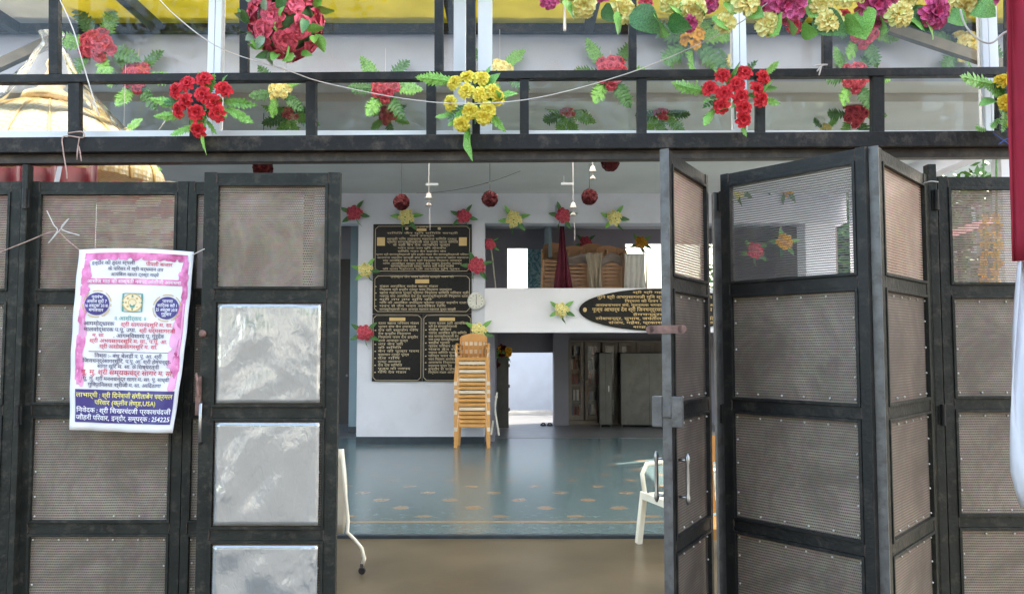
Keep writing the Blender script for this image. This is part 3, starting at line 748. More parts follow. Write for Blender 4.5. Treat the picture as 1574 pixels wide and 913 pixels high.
for (a, b_, v, h, s_) in ((.33,.67,.885,.05,'श्री श्री महावीराय नमः'),(.11,.89,.765,.07,'मुनि श्री अभयसागरजी मुनि श्री हेमचन्द्रसागरजी गणि आदि'),(.28,.72,.675,.06,'निर्माण की पावन स्मृति में सकल संघ'),
        (.1,.9,.58,.06,'आराधनाभवन संघे, मूलनायक भगवान संघ नवपद-वर्धमान तप आराधना'),(.08,.92,.465,.085,'पूज्य आचार्य देव श्री जिनचन्द्रसागरसूरीश्वरजी म.सा. पूज्य आचार्य'),
        (.33,.67,.365,.055,'हेमचन्द्रसागर सूरि'),(.1,.9,.265,.065,'रमेशचन्द्र, सुभाष, जयंतीलाल, नरेश, विनोद, कांतिलाल'),(.18,.82,.17,.06,'संजय, महेश, प्रकाश, मयूर, कमल, दिनेश'),(.33,.67,.075,.05,'शाह, मुंबई परिवार')):
    text(og, s_, om, a, b_, v, h, 'fit', 0, .03)
og.add([om(.035+.012*math.cos(k*.524), .5+.055*math.sin(k*.524)) for k in range(12)], [tuple(range(12))])

flush_text()
for (b, m) in LN: b.build('text_line', m, notice)
for (t, g, g2) in pend:
    g.build('gold_lettering', palegold, t)
    for q in g2: q.build('gold_cartouche', goldt, t)
og.build('gold_lettering', goldt, ob)

# ---------------------------------------------------------------- flowers
def shaded_petal(m):  # darker petal copy; alternate layers carry shade between petals in their colour
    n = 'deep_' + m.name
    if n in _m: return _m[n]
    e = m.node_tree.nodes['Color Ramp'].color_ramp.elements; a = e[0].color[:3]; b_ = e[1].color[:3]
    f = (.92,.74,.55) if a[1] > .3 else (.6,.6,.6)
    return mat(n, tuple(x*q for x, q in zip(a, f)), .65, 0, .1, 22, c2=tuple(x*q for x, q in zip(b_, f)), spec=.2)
def flower_mesh(name, m, kind, seed):
    rn = random.Random(seed); mb_ = MB()
    # axis is +Z, outer radius 1
    if kind == 'rose': layers = [(6,1.0,84,.86,.22),(6,.9,66,.76,.2),(5,.74,50,.66,.16),(5,.6,33,.5,.12),(4,.48,18,.36,.1),(3,.36,6,.24,.08)]
    elif kind == 'carnation': layers = [(8,1.0,82,.62,.18),(8,.9,64,.6,.18),(7,.78,46,.55,.16),(6,.66,28,.48,.14),(5,.52,12,.4,.1)]
    elif kind == 'peony': layers = [(9,1.0,92,.55,.14),(10,.94,74,.5,.12),(9,.86,56,.46,.12),(8,.76,40,.42,.1),(7,.66,24,.36,.1),(5,.55,9,.3,.08)]
    else: layers = [(6,1.0,75,.75,.2),(5,.75,42,.55,.15),(3,.5,14,.4,.1)]
    hs = {'rose': .62, 'carnation': .75, 'peony': .8}.get(kind, .6)
    nu, nv = (5, 5) if kind == 'rose' else (4, 4) if kind != 'small' else (2, 3)
    for li, (n, ln, tilt, wd_, ruf) in enumerate(layers):
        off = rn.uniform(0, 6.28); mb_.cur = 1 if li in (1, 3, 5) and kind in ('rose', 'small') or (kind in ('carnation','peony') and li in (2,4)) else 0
        for k in range(n):
            an = off + 2*math.pi*k/n + rn.uniform(-.12,.12); ti = R(tilt + rn.uniform(-7,7)); l_ = ln*rn.uniform(.9,1.06)
            rad = Vector((math.cos(an), math.sin(an), 0)); tan = Vector((-math.sin(an), math.cos(an), 0)); ax = Vector((0,0,1))
            ph = rn.uniform(0,6)
            def fn(u, v):
                x = (u-.5)*2
                wv = wd_*(math.sin(math.pi*min(1, v*.78+.1))**.7)
                cur = ti*(.45+.55*v) + (.55*(v-.6)*(1.2 if kind == 'rose' else .5) if v > .6 else 0)
                p = rad*(math.sin(cur)*v*l_) + ax*(math.cos(cur)*v*l_*hs)
                cup = (1-x*x)
                nrm = (rad*math.cos(ti) - ax*math.sin(ti))
                p = p + tan*(x*wv*.62) + nrm*(cup*.16*l_*v) + ax*0
                if v > .55: p += nrm*(ruf*.5*math.sin(x*(7 if kind != 'rose' else 3)+ph)*(v-.4)) + ax*(ruf*.3*math.cos(x*5+ph)*(v-.4))
                return p
            mb_.grid(fn, nu, nv)
    return mb_.mesh(name, [m, shaded_petal(m)], True)
FM = {}
def fmesh(color, kind):
    key = (color.name, kind)
    if key not in FM: FM[key] = [flower_mesh('flower', color, kind, hash_(key, i)) for i in range(3)]
    return random.choice(FM[key])
def hash_(k, i): return sum(ord(c) for c in ''.join(map(str, k)))*7 + i
def fern_mesh(m, n=9, seed=0, droop=.5):
    """pinnate fern frond along +X, length 1"""
    rn = random.Random(seed); mb_ = MB()
    def spine(t): return Vector((t*(1-.12*droop*t), 0, -.55*droop*t*t))
    prev = spine(0)
    mb_.tube([spine(i/8) for i in range(9)], [.014*(1-i/10) for i in range(9)], 4)
    for i in range(1, n+1):
        t = i/(n+1) ; c = spine(t); w = .27*math.sin(math.pi*(t*.8+.16)); w *= rn.uniform(.85,1.1)
        for sgn in (-1, 1):
            d = Vector((.55, sgn, rn.uniform(-.15,.25))).normalized()
            q = Vector((1,0,0)); hw = .052
            a = c - q*hw; b_ = c + q*hw; tip = c + d*w; mid1 = c + d*w*.55 - q*hw*1.0; mid2 = c + d*w*.55 + q*hw*1.0
            mid1.z += .02; mid2.z -= .015
            mb_.add([a, b_, mid2, tip, mid1], [(0,1,2,3,4)])
    c = spine(.93); t_ = spine(1.05)
    mb_.add([c+Vector((0,.05,0)), t_, c-Vector((0,.05,0)), spine(.85)], [(0,1,2,3)])
    return mb_.mesh('leaf', m, False)
def broad_mesh(m, seed=0, wid=.28, droop=.3):
    rn = random.Random(seed); mb_ = MB()
    def fn(u, v):
        x = (u-.5)*2; w = wid*math.sin(math.pi*v**.8)**.9 if 0 < v < 1 else 0
        return Vector((v, x*w*(1+.06*math.sin(v*25)), abs(x)*w*.35 - droop*v*v + .02*math.sin(v*14)*abs(x)))
    mb_.grid(fn, 4, 8); return mb_.mesh('leaf', m, True)
FERN = [fern_mesh(LEAFB, 9, 1, .3), fern_mesh(LEAFB, 10, 2, .55), fern_mesh(LEAF, 8, 3, .5)]
FERND = [fern_mesh(LEAFD, 8, 4, .5), fern_mesh(LEAF, 9, 5, .35)]
NARROW = [broad_mesh(LEAFD, 8, .16, .25), broad_mesh(LEAFD, 9, .14, .35), broad_mesh(LEAF, 9, .15, .35)]
BROAD = [broad_mesh(LEAF, 1), broad_mesh(LEAFG, 2, .3, .2), broad_mesh(LEAFD, 3, .26, .4), broad_mesh(LEAFB, 4, .33, .1)]
def aim(loc, d, size, roll=0, axis='Z', sx_=1):
    q = Vector(d).to_track_quat(axis, 'Y' if axis == 'Z' else 'Z')
    M = Matrix.Translation(loc) @ q.to_matrix().to_4x4()
    M = M @ Matrix.Rotation(roll, 4, axis)
    return M @ Matrix.Diagonal((size, size*sx_, size, 1)) if axis == 'X' else M @ Matrix.Diagonal((size, size, size, 1))

def px_bouquet(name, label, Y, fl, leaves, color, kind, rpx, group, hang=None, back=.05):
    cxp = sum(f[0] for f in fl)/len(fl); cyp = sum(f[1] for f in fl)/len(fl)
    c = P(cxp, cyp, Y); t = thing(name, label, 'flowers', c, 0, group); s_ = S(Y)
    rmax = max(((f[0]-cxp)**2+(f[1]-cyp)**2)**.5 for f in fl) + rpx
    for f in fl:
        x, y = f[0], f[1]; cc = f[2] if len(f) > 2 else color; rr = f[3] if len(f) > 3 else rpx
        k = ((x-cxp)**2+(y-cyp)**2)**.5/rmax
        loc = P(x, y, Y) - c; loc.y -= .055*(1-k*k) 
        d = Vector(((x-cxp)/rmax*.9 + random.uniform(-.2,.2), -1, -(y-cyp)/rmax*.9 + random.uniform(-.2,.2)))
        child('flower', fmesh(cc, kind), t, aim(loc, d, rr*s_*1.0, random.uniform(0,6)))
    for L_ in leaves:
        (x0,y0),(x1,y1) = L_[0], L_[1]; me = random.choice(L_[2] if len(L_) > 2 else FERN)
        a = P(x0,y0,Y) - c; e = P(x1,y1,Y) - c; a.y += .01; e.y -= .01
        ln = (e-a).length
        M = Matrix.Translation(a) @ (e-a).to_track_quat('X','Z').to_matrix().to_4x4() @ Matrix.Rotation(R(90)+random.uniform(-.4,.4),4,'X') @ Matrix.Diagonal((ln*1.1,ln*.85,ln,1))
        child('leaf', me, t, M)
    # small dark core leaves fill the gaps
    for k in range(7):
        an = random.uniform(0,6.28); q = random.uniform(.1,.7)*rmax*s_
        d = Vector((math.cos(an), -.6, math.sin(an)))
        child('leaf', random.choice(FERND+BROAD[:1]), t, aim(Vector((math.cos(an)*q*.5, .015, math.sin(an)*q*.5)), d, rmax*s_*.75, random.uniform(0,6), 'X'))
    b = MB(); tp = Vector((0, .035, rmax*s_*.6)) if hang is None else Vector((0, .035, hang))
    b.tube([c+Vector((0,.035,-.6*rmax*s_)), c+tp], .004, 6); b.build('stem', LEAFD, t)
    return t
G1 = 'artificial flower bouquets tied to the transom frame'
px_bouquet('flower_bouquet', 'bright red carnation bouquet with ferns on the transom left of the doorway', 3.9,
  [(318,125),(293,133),(274,143),(347,140),(318,151),(291,160),(279,173),(307,178),(338,178),(308,202),(333,162)],
  [((285,160),(238,158)),((285,175),(243,182)),((300,190),(268,210)),((340,155),(388,162)),((345,165),(384,187)),((312,200),(315,236),BROAD[3:]),((338,135),(345,116)),((305,130),(302,113)),((318,185),(330,205))], RED, 'carnation', 14, G1)
px_bouquet('flower_bouquet', 'yellow rose bouquet with long hanging leaf above the middle of the doorway', 3.88,
  [(718,122),(740,124),(699,130),(717,145),(739,151),(758,145),(693,162),(766,154),(724,176),(750,173),(710,193),(744,184)],
  [((700,125),(643,120)),((700,170),(672,184)),((760,150),(792,140)),((750,170),(772,200)),((722,190),(722,243),BROAD[3:]),((722,188),(716,215)),((705,180),(688,196)),((745,120),(752,104))], YEL, 'peony', 13.5, G1)
px_bouquet('flower_bouquet', 'bright red carnation bouquet with ferns on the transom right of the doorway', 3.9,
  [(1108,120),(1141,116),(1171,121),(1089,139),(1110,148),(1134,155),(1160,141),(1166,157),(1106,167),(1139,171),(1140,187),(1128,135)],
  [((1090,140),(1030,133)),((1100,165),(1078,197)),((1165,150),(1196,160)),((1172,118),(1196,97)),((1140,180),(1143,208)),((1120,125),(1118,100)),((1150,120),(1155,100)),((1165,135),(1193,137))], RED, 'carnation', 13.5, G1)
px_bouquet('flower_bouquet', 'orange yellow rose bouquet hanging beside the red curtain', 3.86,
  [(1534,128),(1557,114),(1537,162),(1559,144),(1555,192),(1566,170),(1552,175)],
  [((1535,130),(1472,122)),((1540,180),(1518,202)),((1520,200),(1492,197)),((1550,150),(1528,176))], petal_mat('amber_petal', (.9,.58,.04), (.97,.76,.1)), 'peony', 13.5, G1)
# big rose ball
Yr = 3.66
rc = P(440, 34, Yr); rb = thing('rose_ball', 'large round ball of crimson roses with leaves hanging at the top', 'flowers', rc)
Rr = 74*S(Yr)
n = 26; pts = []
for i in range(n):
    z = 1 - 2*(i+.5)/n; ph = i*2.39996; r_ = math.sqrt(1-z*z); v = Vector((r_*math.cos(ph), z if False else r_*math.sin(ph), z))
    pts.append(v)
for v in pts:
    child('flower', fmesh(ROSE, 'rose'), rb, aim(v*Rr*.72, v + Vector((random.uniform(-.2,.2),random.uniform(-.2,.2),random.uniform(-.2,.2))), random.uniform(.056,.066), random.uniform(0,6)))
for v in pts:
    for k in range(3 if v.y < .3 else 0):
        w = (v + Vector((random.uniform(-.5,.5),random.uniform(-.5,.5),random.uniform(-.5,.5)))).normalized()
        t_ = w.cross(Vector((random.uniform(-1,1),random.uniform(-1,1),random.uniform(-1,1)))).normalized()
        child('leaf', random.choice(BROAD), rb, aim(w*Rr*.78, t_*.8+w*.7, random.uniform(.06,.09), random.uniform(0,6), 'X'))
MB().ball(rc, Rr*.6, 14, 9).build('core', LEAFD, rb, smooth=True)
MB().tube([rc+Vector((0,0,Rr*.6)), rc+Vector((0,.02,Rr+.6))], .004, 6).build('cord', cord_w, rb)

# garland along the top right
Yq = 3.6
gl = thing('flower_garland', 'garland of big magenta and pale yellow peonies with leaves along the top right', 'garland', P(1150,5,Yq))
gc = Vector(gl.location)
GF = [(844,2,16,MAG),(898,10,19,PALEY),(958,12,22,PALEY),(995,-2,12,ROSE),(1066,16,23,PALEY),(1062,34,14,MAG),(1094,0,16,MAG),(1117,32,17,PALEY),(1145,4,24,PALEY),
      (1182,36,20,PALEY),(1208,9,27,MAG),(1231,30,13,ROSE),(1262,8,18,PALEY),(1275,31,22,PALEY),(1308,17,14,ROSE),(1296,-2,16,PALEY),(1349,6,28,MAG),(1379,25,21,PALEY),(1395,2,15,PALEY),
      (1437,21,22,MAG),(1452,2,20,PALEY),(1487,6,19,PALEY),(1030,4,16,PALEY),(1170,-8,20,MAG),(1320,-12,20,PALEY),(870,-16,18,PALEY),(925,-14,18,MAG),(1518,-8,20,MAG),(1240,-10,20,PALEY),(1120,-18,20,PALEY),(1410,-18,20,PALEY)]
for (x, y, r_, c) in GF:
    r_ = r_*1.17 if c is MAG and r_ > 18 else r_
    loc = P(x,y,Yq)-gc; loc.y += random.uniform(-.03,.05) + (.04 if r_ < 15 else 0)
    child('flower', fmesh(c, 'peony'), gl, aim(loc, (random.uniform(-.35,.35), -1, random.uniform(-.7,.1)), r_*S(Yq)*1.06, random.uniform(0,6)))
GL = [((1195,25),(1190,55),3),((1215,30),(1218,50),3),((1235,40),(1245,58),0),((1326,10),(1328,56),3),((1300,25),(1310,48),0),((960,20),(940,50),0),((975,10),(1000,45),2),((1010,20),(1012,60),0),((1030,25),(1048,48),2),
      ((1120,20),(1100,48),0),((1150,10),(1165,25),0),((1240,5),(1270,12),3),((1255,20),(1285,50),2),((1420,20),(1412,48),3),((1440,35),(1425,55),3),((1400,10),(1420,40),2),((1460,15),(1480,35),0),((880,0),(870,30),0),((930,5),(935,30),2),((1050,0),(1030,25),0),((1080,0),(1075,25),0),((1130,0),(1120,20),3),((1360,30),(1345,52),0),((1380,0),(1370,20),0),((1500,0),(1515,25),0)]
for (a, e, k) in GL:
    A = P(*a,Yq)-gc; E = P(*e,Yq)-gc; A.y += .03; E.y -= random.uniform(0,.05); ln = (E-A).length*1.1
    child('leaf', BROAD[k], gl, Matrix.Translation(A) @ (E-A).to_track_quat('X','Z').to_matrix().to_4x4() @ Matrix.Rotation(R(90)+random.uniform(-.7,.7),4,'X') @ Matrix.Diagonal((ln,ln*1.5,ln,1)))
MB().tube([P(820+60*i, -8+7*math.sin(i*1.3), Yq+.03) for i in range(13)], .008, 6).build('vine', mat('brown_vine', (.14,.09,.04), .8), gl)

# generic small bouquets (shared parts)
def small_proto(color, kind='small', nf=15, leafset=None, R_=.15, fr=.042, spread=5, ll=.19, phase=0):
    t = bpy.data.objects.new('flower_bouquet', None); col.objects.link(t); t.empty_display_size = .1
    for i in range(nf):
        q = math.sqrt((i+.4)/nf); a = i*2.39996+phase
        loc = Vector((math.cos(a)*q*R_*.78, -.07*(1-q*q)-.02, math.sin(a)*q*R_*.78))
        child('flower', fmesh(color, kind), t, aim(loc, (math.cos(a)*q*.8,-1,math.sin(a)*q*.8), fr, random.uniform(0,6)))
    for i in range(spread):
        a = -math.pi/2 + (i-(spread-1)/2)*2*math.pi/(spread+.6) + random.uniform(-.12,.12)
        d = Vector((math.cos(a), -.15, math.sin(a)))
        M = Matrix.Translation(d*R_*.45) @ d.to_track_quat('X','Z').to_matrix().to_4x4() @ Matrix.Rotation(R(90),4,'X') @ Matrix.Diagonal((ll,ll*1.2,ll,1))
        child('leaf', random.choice(leafset or NARROW), t, M)
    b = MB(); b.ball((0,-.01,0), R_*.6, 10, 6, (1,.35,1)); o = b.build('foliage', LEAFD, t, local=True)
    return t
P_red = small_proto(PINK, 'small'); P_yel = small_proto(PALEY, 'small', 13, phase=1)
P_org = small_proto(ORG, 'small'); 
P_trr = small_proto(PINK, 'carnation', 11, FERND, .15, .048, 6, .25, 2); P_try = small_proto(PALEY, 'carnation', 9, FERND, .12, .042, 5, .24)
P_fern = small_proto(PINK, 'small', 6, FERND, .09, .036, 8, .28); P_tor = small_proto(ORG, 'small', 5, FERND, .08, .04, 7, .27)
protos = [P_red,P_yel,P_org,P_trr,P_try,P_fern,P_tor]; used = set()
def place(proto, px, py, Y, label, group, sc=1, rot=0, thread=0):
    o = proto if proto not in used else copy_tree(proto)
    used.add(proto); o.location = P(px,py,Y); o.scale = (sc,sc,sc); o.rotation_euler = (0, rot, 0); tag(o, label, 'flowers', group)
    o.name = 'flower_bouquet'
    if thread:
        b = MB(); b.tube([(0,.0,0),(0,.0,thread/sc)], .003, 5); b.build('thread', cord_w, o, local=True)
    return o
GW = 'small artificial bouquets on the hall wall'
for (pr, x, y, lb) in ((P_red,545,328,'red wall bouquet at the top left corner above the passage'),(P_yel,625,333,'yellow wall bouquet over the top edge of the black boards'),
    (P_red,713,333,'red wall bouquet at the top right corner of the black boards'),(P_yel,790,337,'yellow wall bouquet above the left end of the gallery opening'),
    (P_red,865,332,'red wall bouquet above the maroon cloth in the gallery'),(P_yel,944,335,'yellow wall bouquet above the white cloth in the gallery'),
    (P_yel,562,415,'yellow wall bouquet on the left edge of the black boards'),(P_red,733,409,'red wall bouquet on the right edge of the boards above the clock'),
    (P_red,561,512,'red wall bouquet low on the left edge of the black boards'),(P_yel,736,508,'yellow wall bouquet just behind the top of the chair stack'),
    (P_yel,863,476,'yellow wall bouquet alone on the white parapet beside the oval board')):
    place(pr, x, y, YB-.05, lb, GW, random.uniform(.9,1.12), random.uniform(-.5,.5))
for (x, y, pr, lb) in ((1135,292,P_yel,'yellow wall bouquet seen through the fine mesh leaf, leftmost'),(1172,280,P_red,'red wall bouquet seen through the fine mesh leaf'),(1208,290,P_org,'orange wall bouquet seen through the fine mesh leaf, near the column'),(1160,386,P_red,'red bouquet in the dark gallery end behind the fine mesh leaf'),(1205,372,P_org,'orange bouquet in the dark gallery end behind the fine mesh leaf')):
    place(pr, x, y, YB-.05, lb, GW, 1.1, random.uniform(-.5,.5))
place(P_red, 753, 376, YB+.1, 'red bouquet in the left corner of the gallery opening', GW, .75)
place(P_red, 900, 373, 15.8, 'red bouquet hanging inside the gallery beside the maroon cloth', GW, .95)
place(P_org, 985, 373, 15.8, 'orange bouquet hanging inside the gallery above the white cloth', GW, .95)
GT = 'artificial bouquets hanging behind the transom windows'
for (pr, x, y, Y, sc, rot, lb) in ((P_trr,152,72,6.6,1.15,1.2,'red bouquet high behind the glass right of the golden dome'),
    (P_trr,212,120,6.7,1.0,0,'pink bouquet crossed by the rail right of the golden dome'),(P_try,430,140,6.8,.9,.2,'yellow bouquet just below the ball of roses behind the glass'),
    (P_fern,447,176,8.3,1.0,0,'fern spray behind the pane right of the first red bouquet'),(P_trr,592,135,6.7,1.0,0,'pink bouquet behind the pane left of the yellow roses'),
    (P_trr,596,178,8.2,.75,.3,'small pink bouquet hanging under the pink one left of the yellow roses'),
    (P_try,768,112,6.7,1.0,0,'pale yellow bouquet half hidden behind the yellow roses'),(P_trr,938,112,6.75,1.1,0,'pink bouquet crossed by the rail above the doorway centre'),
    (P_fern,872,172,8.4,1.0,0,'fern spray behind glass above the doorway left of the pink bouquet'),(P_fern,1016,176,8.4,1.0,.3,'fern spray behind glass left of the second red bouquet'),
    (P_tor,1065,62,6.7,1.35,0,'large fern spray with orange flowers below the garland'),(P_try,1123,94,6.75,.5,0,'tiny yellow bouquet just above the second red bouquet'),
    (P_trr,1325,52,6.7,1.0,.1,'pink bouquet with ferns just below the garland at the right'),(P_trr,1312,120,6.75,1.0,0,'pink bouquet crossed by the rail at the right'),
    (P_trr,1312,175,8.3,1.1,0,'low pink bouquet behind glass right of the second red bouquet'),(P_try,1480,72,6.75,1.25,-.3,'yellow bouquet behind glass at the upper right corner'),
    (P_try,1268,200,9.0,.7,0,'small yellow bouquet low behind the glass at the right'),(P_try,190,208,6.6,.7,0,'small yellow bouquet behind glass beside the golden dome'),
    (P_try,195,268,5.4,.8,.6,'yellow bouquet above the notice leaf below the lintel')):
    o = place(pr, x, y, Y, lb, GT, sc, rot, thread=max(.06, min(.6, 4.1 - P(x,y,Y).z)))
for p in protos:
    if p not in used:
        for ch in list(p.children): bpy.data.objects.remove(ch)
        bpy.data.objects.remove(p)

# dark red hanging balls
def hball(px, py, Y, label, r=.145):
    c = P(px,py,Y); t = thing('flower_ball', label, 'flowers', c, 0, 'dark red flower balls hanging from the ceiling')
    n = 20
    for i in range(n):
        z = 1-2*(i+.5)/n; a = i*2.39996; q = math.sqrt(1-z*z); v = Vector((q*math.cos(a), q*math.sin(a), z))
        child('flower', fmesh(DKRED, 'small'), t, aim(v*r*.62, v, r*.42, a))
    MB().ball(c, r*.55, 8, 6).build('core', DKRED, t)
    MB().tube([c, Vector((c.x, c.y, 4.1))], .004, 5).build('cord', dark, t)
hball(617,311,11.0,'dark red flower ball hanging above the left of the boards')
hball(753,306,11.0,'dark red flower ball hanging between boards and gallery opening')
hball(906,303,11.0,'dark red flower ball hanging above the gallery opening')
hball(938,250,9.4,'dark red flower ball cut by the lintel above the doorway', .14)
hball(404,258,8.6,'dark red flower ball just above the film covered leaf', .14)
# bells on cords and tube lights
for i, (px_, py_, lb) in enumerate(((659,303,'white bell ornament on a cord in front of the boards'),(881,318,'white bell ornament on a cord above the maroon cloth'),(911,262,'white bell ornament close under the ceiling at the right'))):
    Y = 10.8; c = P(px_,py_,Y); t = thing('hanging_bell', lb, 'ornament', c, 0, 'white bell ornaments on cords')
    b = MB(); b.lathe([(.004,.06),(.02,.055),(.033,.035),(.04,.0),(.055,-.02),(.05,-.022),(.0,-.015)], c, 16); b.build('bell', mat('cream_plastic', (.5,.45,.4), .4), t, smooth=True)
    b = MB(); b.lathe([(.004,.04),(.015,.035),(.035,.01),(.045,-.012),(.0,-.01)], c+Vector((0,0,-.11)), 14); b.build('lower_bell', _m['cream_plastic'], t, smooth=True)
    MB().tube([c+Vector((0,0,-.12)), Vector((c.x,c.y,4.1))], .004, 5).build('cord', cord_w, t)
    if i < 2: MB().tube([c+Vector((.01,0,-.15)), c+Vector((.02,0,-.3)), c+Vector((.02,0,-.45))], .004, 5).build('tassel', cord_w, t)
for (px_, py_, lb) in ((664,284,'short white ceiling lamp left, above the boards'),(872,283,'short white ceiling lamp right, above the gallery')):
    Y = 11.6; c = P(px_,py_,Y); t = thing('ceiling_lamp', lb, 'lamp', c, 0, 'short white tube lamps')
    MB().box(c.x-.09,c.x+.09,Y-.02,Y+.02,c.z-.015,c.z+.02).build('lamp_body', alu, t, bevel=.004)
    MB().tube([(c.x-.05,Y,c.z+.02),(c.x-.05,Y,4.05)], .005, 5).build('rod', alu, t)
t = thing('tube_light', 'short white tube light under the slab above the back doorway', 'lamp', P(857,516,15.2))
c = P(857,516,15.2); c.z = 1.955
MB().box(c.x-.11,c.x+.11,15.16,15.24,1.915,1.96).build('fitting', alu, t, bevel=.004); MB().tube([(c.x-.1,15.2,1.905),(c.x+.1,15.2,1.905)], .012, 8).build('tube', alu, t)
tag(MB().tube([P(640+20*i, 297-(i/8)**2*34, 10.6) for i in range(9)], .004, 5).build('ceiling_cable', dark), 'thin dark cable sagging under the hall ceiling', 'cable')

# wall clock
c = P(732,463,YB-.03); ck = thing('wall_clock', 'round silver wall clock right of the black boards', 'clock', c)
b = MB(); b.lathe([(.0,-.02),(.135,-.02),(.145,.0),(.145,.02),(.128,.024),(.125,.016),(.0,.016)], c, 36, axis='y'); b.build('case', mat('silver_plastic', (.55,.55,.52), .3, .4), ck, smooth=False)
MB().lathe([(0,.0),(.124,.0),(.124,.003),(0,.003)], c+Vector((0,-.016,0)), 32, axis='y').build('dial', mat('clock_dial', (.68,.68,.62), .5), ck)
b = MB()
for k in range(12):
    a = k*math.pi/6; p = c + Vector((.1*math.sin(a), -.0205, .1*math.cos(a))); b.bar(p-Vector((.008*math.sin(a),0,.008*math.cos(a))), p+Vector((.008*math.sin(a),0,.008*math.cos(a))), .009, .002)
b.build('hour_mark', dark, ck)
b = MB(); b.bar(c+Vector((0,-.022,0)), c+Vector((.005,-.022,.085)), .008, .002); b.build('minute_hand', dark, ck)
b = MB(); b.bar(c+Vector((0,-.025,0)), c+Vector((.004,-.025,-.06)), .01, .002); b.build('hour_hand', dark, ck)

# ---------------------------------------------------------------- plastic chairs
tan = mat('tan_plastic', (.56,.28,.085), .4, 0, .1, 8); cream_p = mat('cream_plastic_chair', (.66,.55,.42), .4, 0, .06); whitep = mat('white_plastic', (.74,.73,.64), .35, 0, .06, 6)
brownp = mat('brown_plastic', (.42,.23,.12), .4, 0, .1, 8)
def make_chair(m, name='plastic_chair'):
    t = bpy.data.objects.new(name, None); col.objects.link(t); t.empty_display_size = .1
    W_ = .26
    b = MB(); b.grid(lambda u,v: Vector(((u-.5)*2*(.22+.015*v*0), -.21+.42*v, .42-.012*math.sin(math.pi*v)-.015*math.cos((u-.5)*3) - (.03*max(0,.15-v)/.15))), 8, 8)
    b.build('seat', m, t, local=True, smooth=True, solid=.012)
    b = MB()
    b.grid(lambda u,v: Vector(((u-.5)*2*.215, -.225, .42-.055+.055*v)), 4, 1); b.build('seat_rim', m, t, local=True, solid=.01)
    b = MB()
    for sx_ in (-1,1): b.tube([(sx_*.2,.2,.42),(sx_*.215,.25,.6),(sx_*.21,.28,.78)], .016, 6)
    b.grid(lambda u,v: Vector(((u-.5)*2*.21, .265+.025*v-.03*math.cos((u-.5)*3), .70+.1*v+.045*math.sin(math.pi*u)*v)), 10, 3)
    for k in range(5):
        x = (k-2)*.075; b.bar((x,.2,.43), (x*1.05,.245,.71), .022, .008)
    b.build('backrest', m, t, local=True, solid=.006)
    for sx_ in (-1,1):
        b = MB(); b.bar((sx_*.235,-.2,.42), (sx_*.27,-.235,.0), .055, .045); b.build('leg', m, t, local=True, bevel=.006)
        b = MB(); b.bar((sx_*.22,.2,.42), (sx_*.25,.27,.0), .055, .045); b.build('leg', m, t, local=True, bevel=.006)
        b = MB(); b.tube([(sx_*.24,-.19,.4),(sx_*.262,-.2,.56),(sx_*.265,-.16,.635),(sx_*.265,0,.65),(sx_*.24,.2,.64),(sx_*.215,.255,.62)], [.02,.019,.02,.022,.02,.015], 8)
        b.build('armrest', m, t, local=True, smooth=True)
    return t
ctan = make_chair(tan); ccream = make_chair(cream_p)
bx_ = (xx(702,13.1)+xx(752,13.1))/2
ords = ['bottom','second','third','fourth','fifth','sixth','seventh','eighth','ninth','tenth','eleventh','twelfth','thirteenth','fourteenth','fifteenth','sixteenth','topmost']
uc = set()
for i in range(17):
    k = i in (4, 8, 11, 13, 15); src = ccream if k else ctan
    o = src if src not in uc else copy_tree(src); uc.add(src)
    o.location = (bx_ + random.uniform(-.004,.004), 13.12, .003 + .0655*i); o.scale = (.97,.85,.9)
    tag(o, ('cream' if k else 'tan')+' plastic chair, '+(ords[i] if i in (0,16) else ords[i]+' from the bottom')+' of the tall stack beside the boards', 'chair', 'plastic chairs in the tall stack')
wch = make_chair(whitep); wch.location = (xx(1052,6.3)+.0, 6.55, 0); wch.rotation_euler = (0,0,R(-72)); tag(wch, 'white plastic armchair half hidden behind the right gate leaf', 'chair')
for (px_, Y, rz, n, lb) in ((1122, 5.2, 0, 1, 'tan plastic chair seen in the gap beside the worn grey post'),(1385, 4.9, .4, 1, 'tan plastic chair seen in the gap right of the wide leaf')):
    o = copy_tree(ctan); o.location = (xx(px_,Y), Y, 0); o.scale = (1,1,1.2); o.rotation_euler = (0,0,rz); tag(o, lb, 'chair', 'tan chairs behind the right leaves')

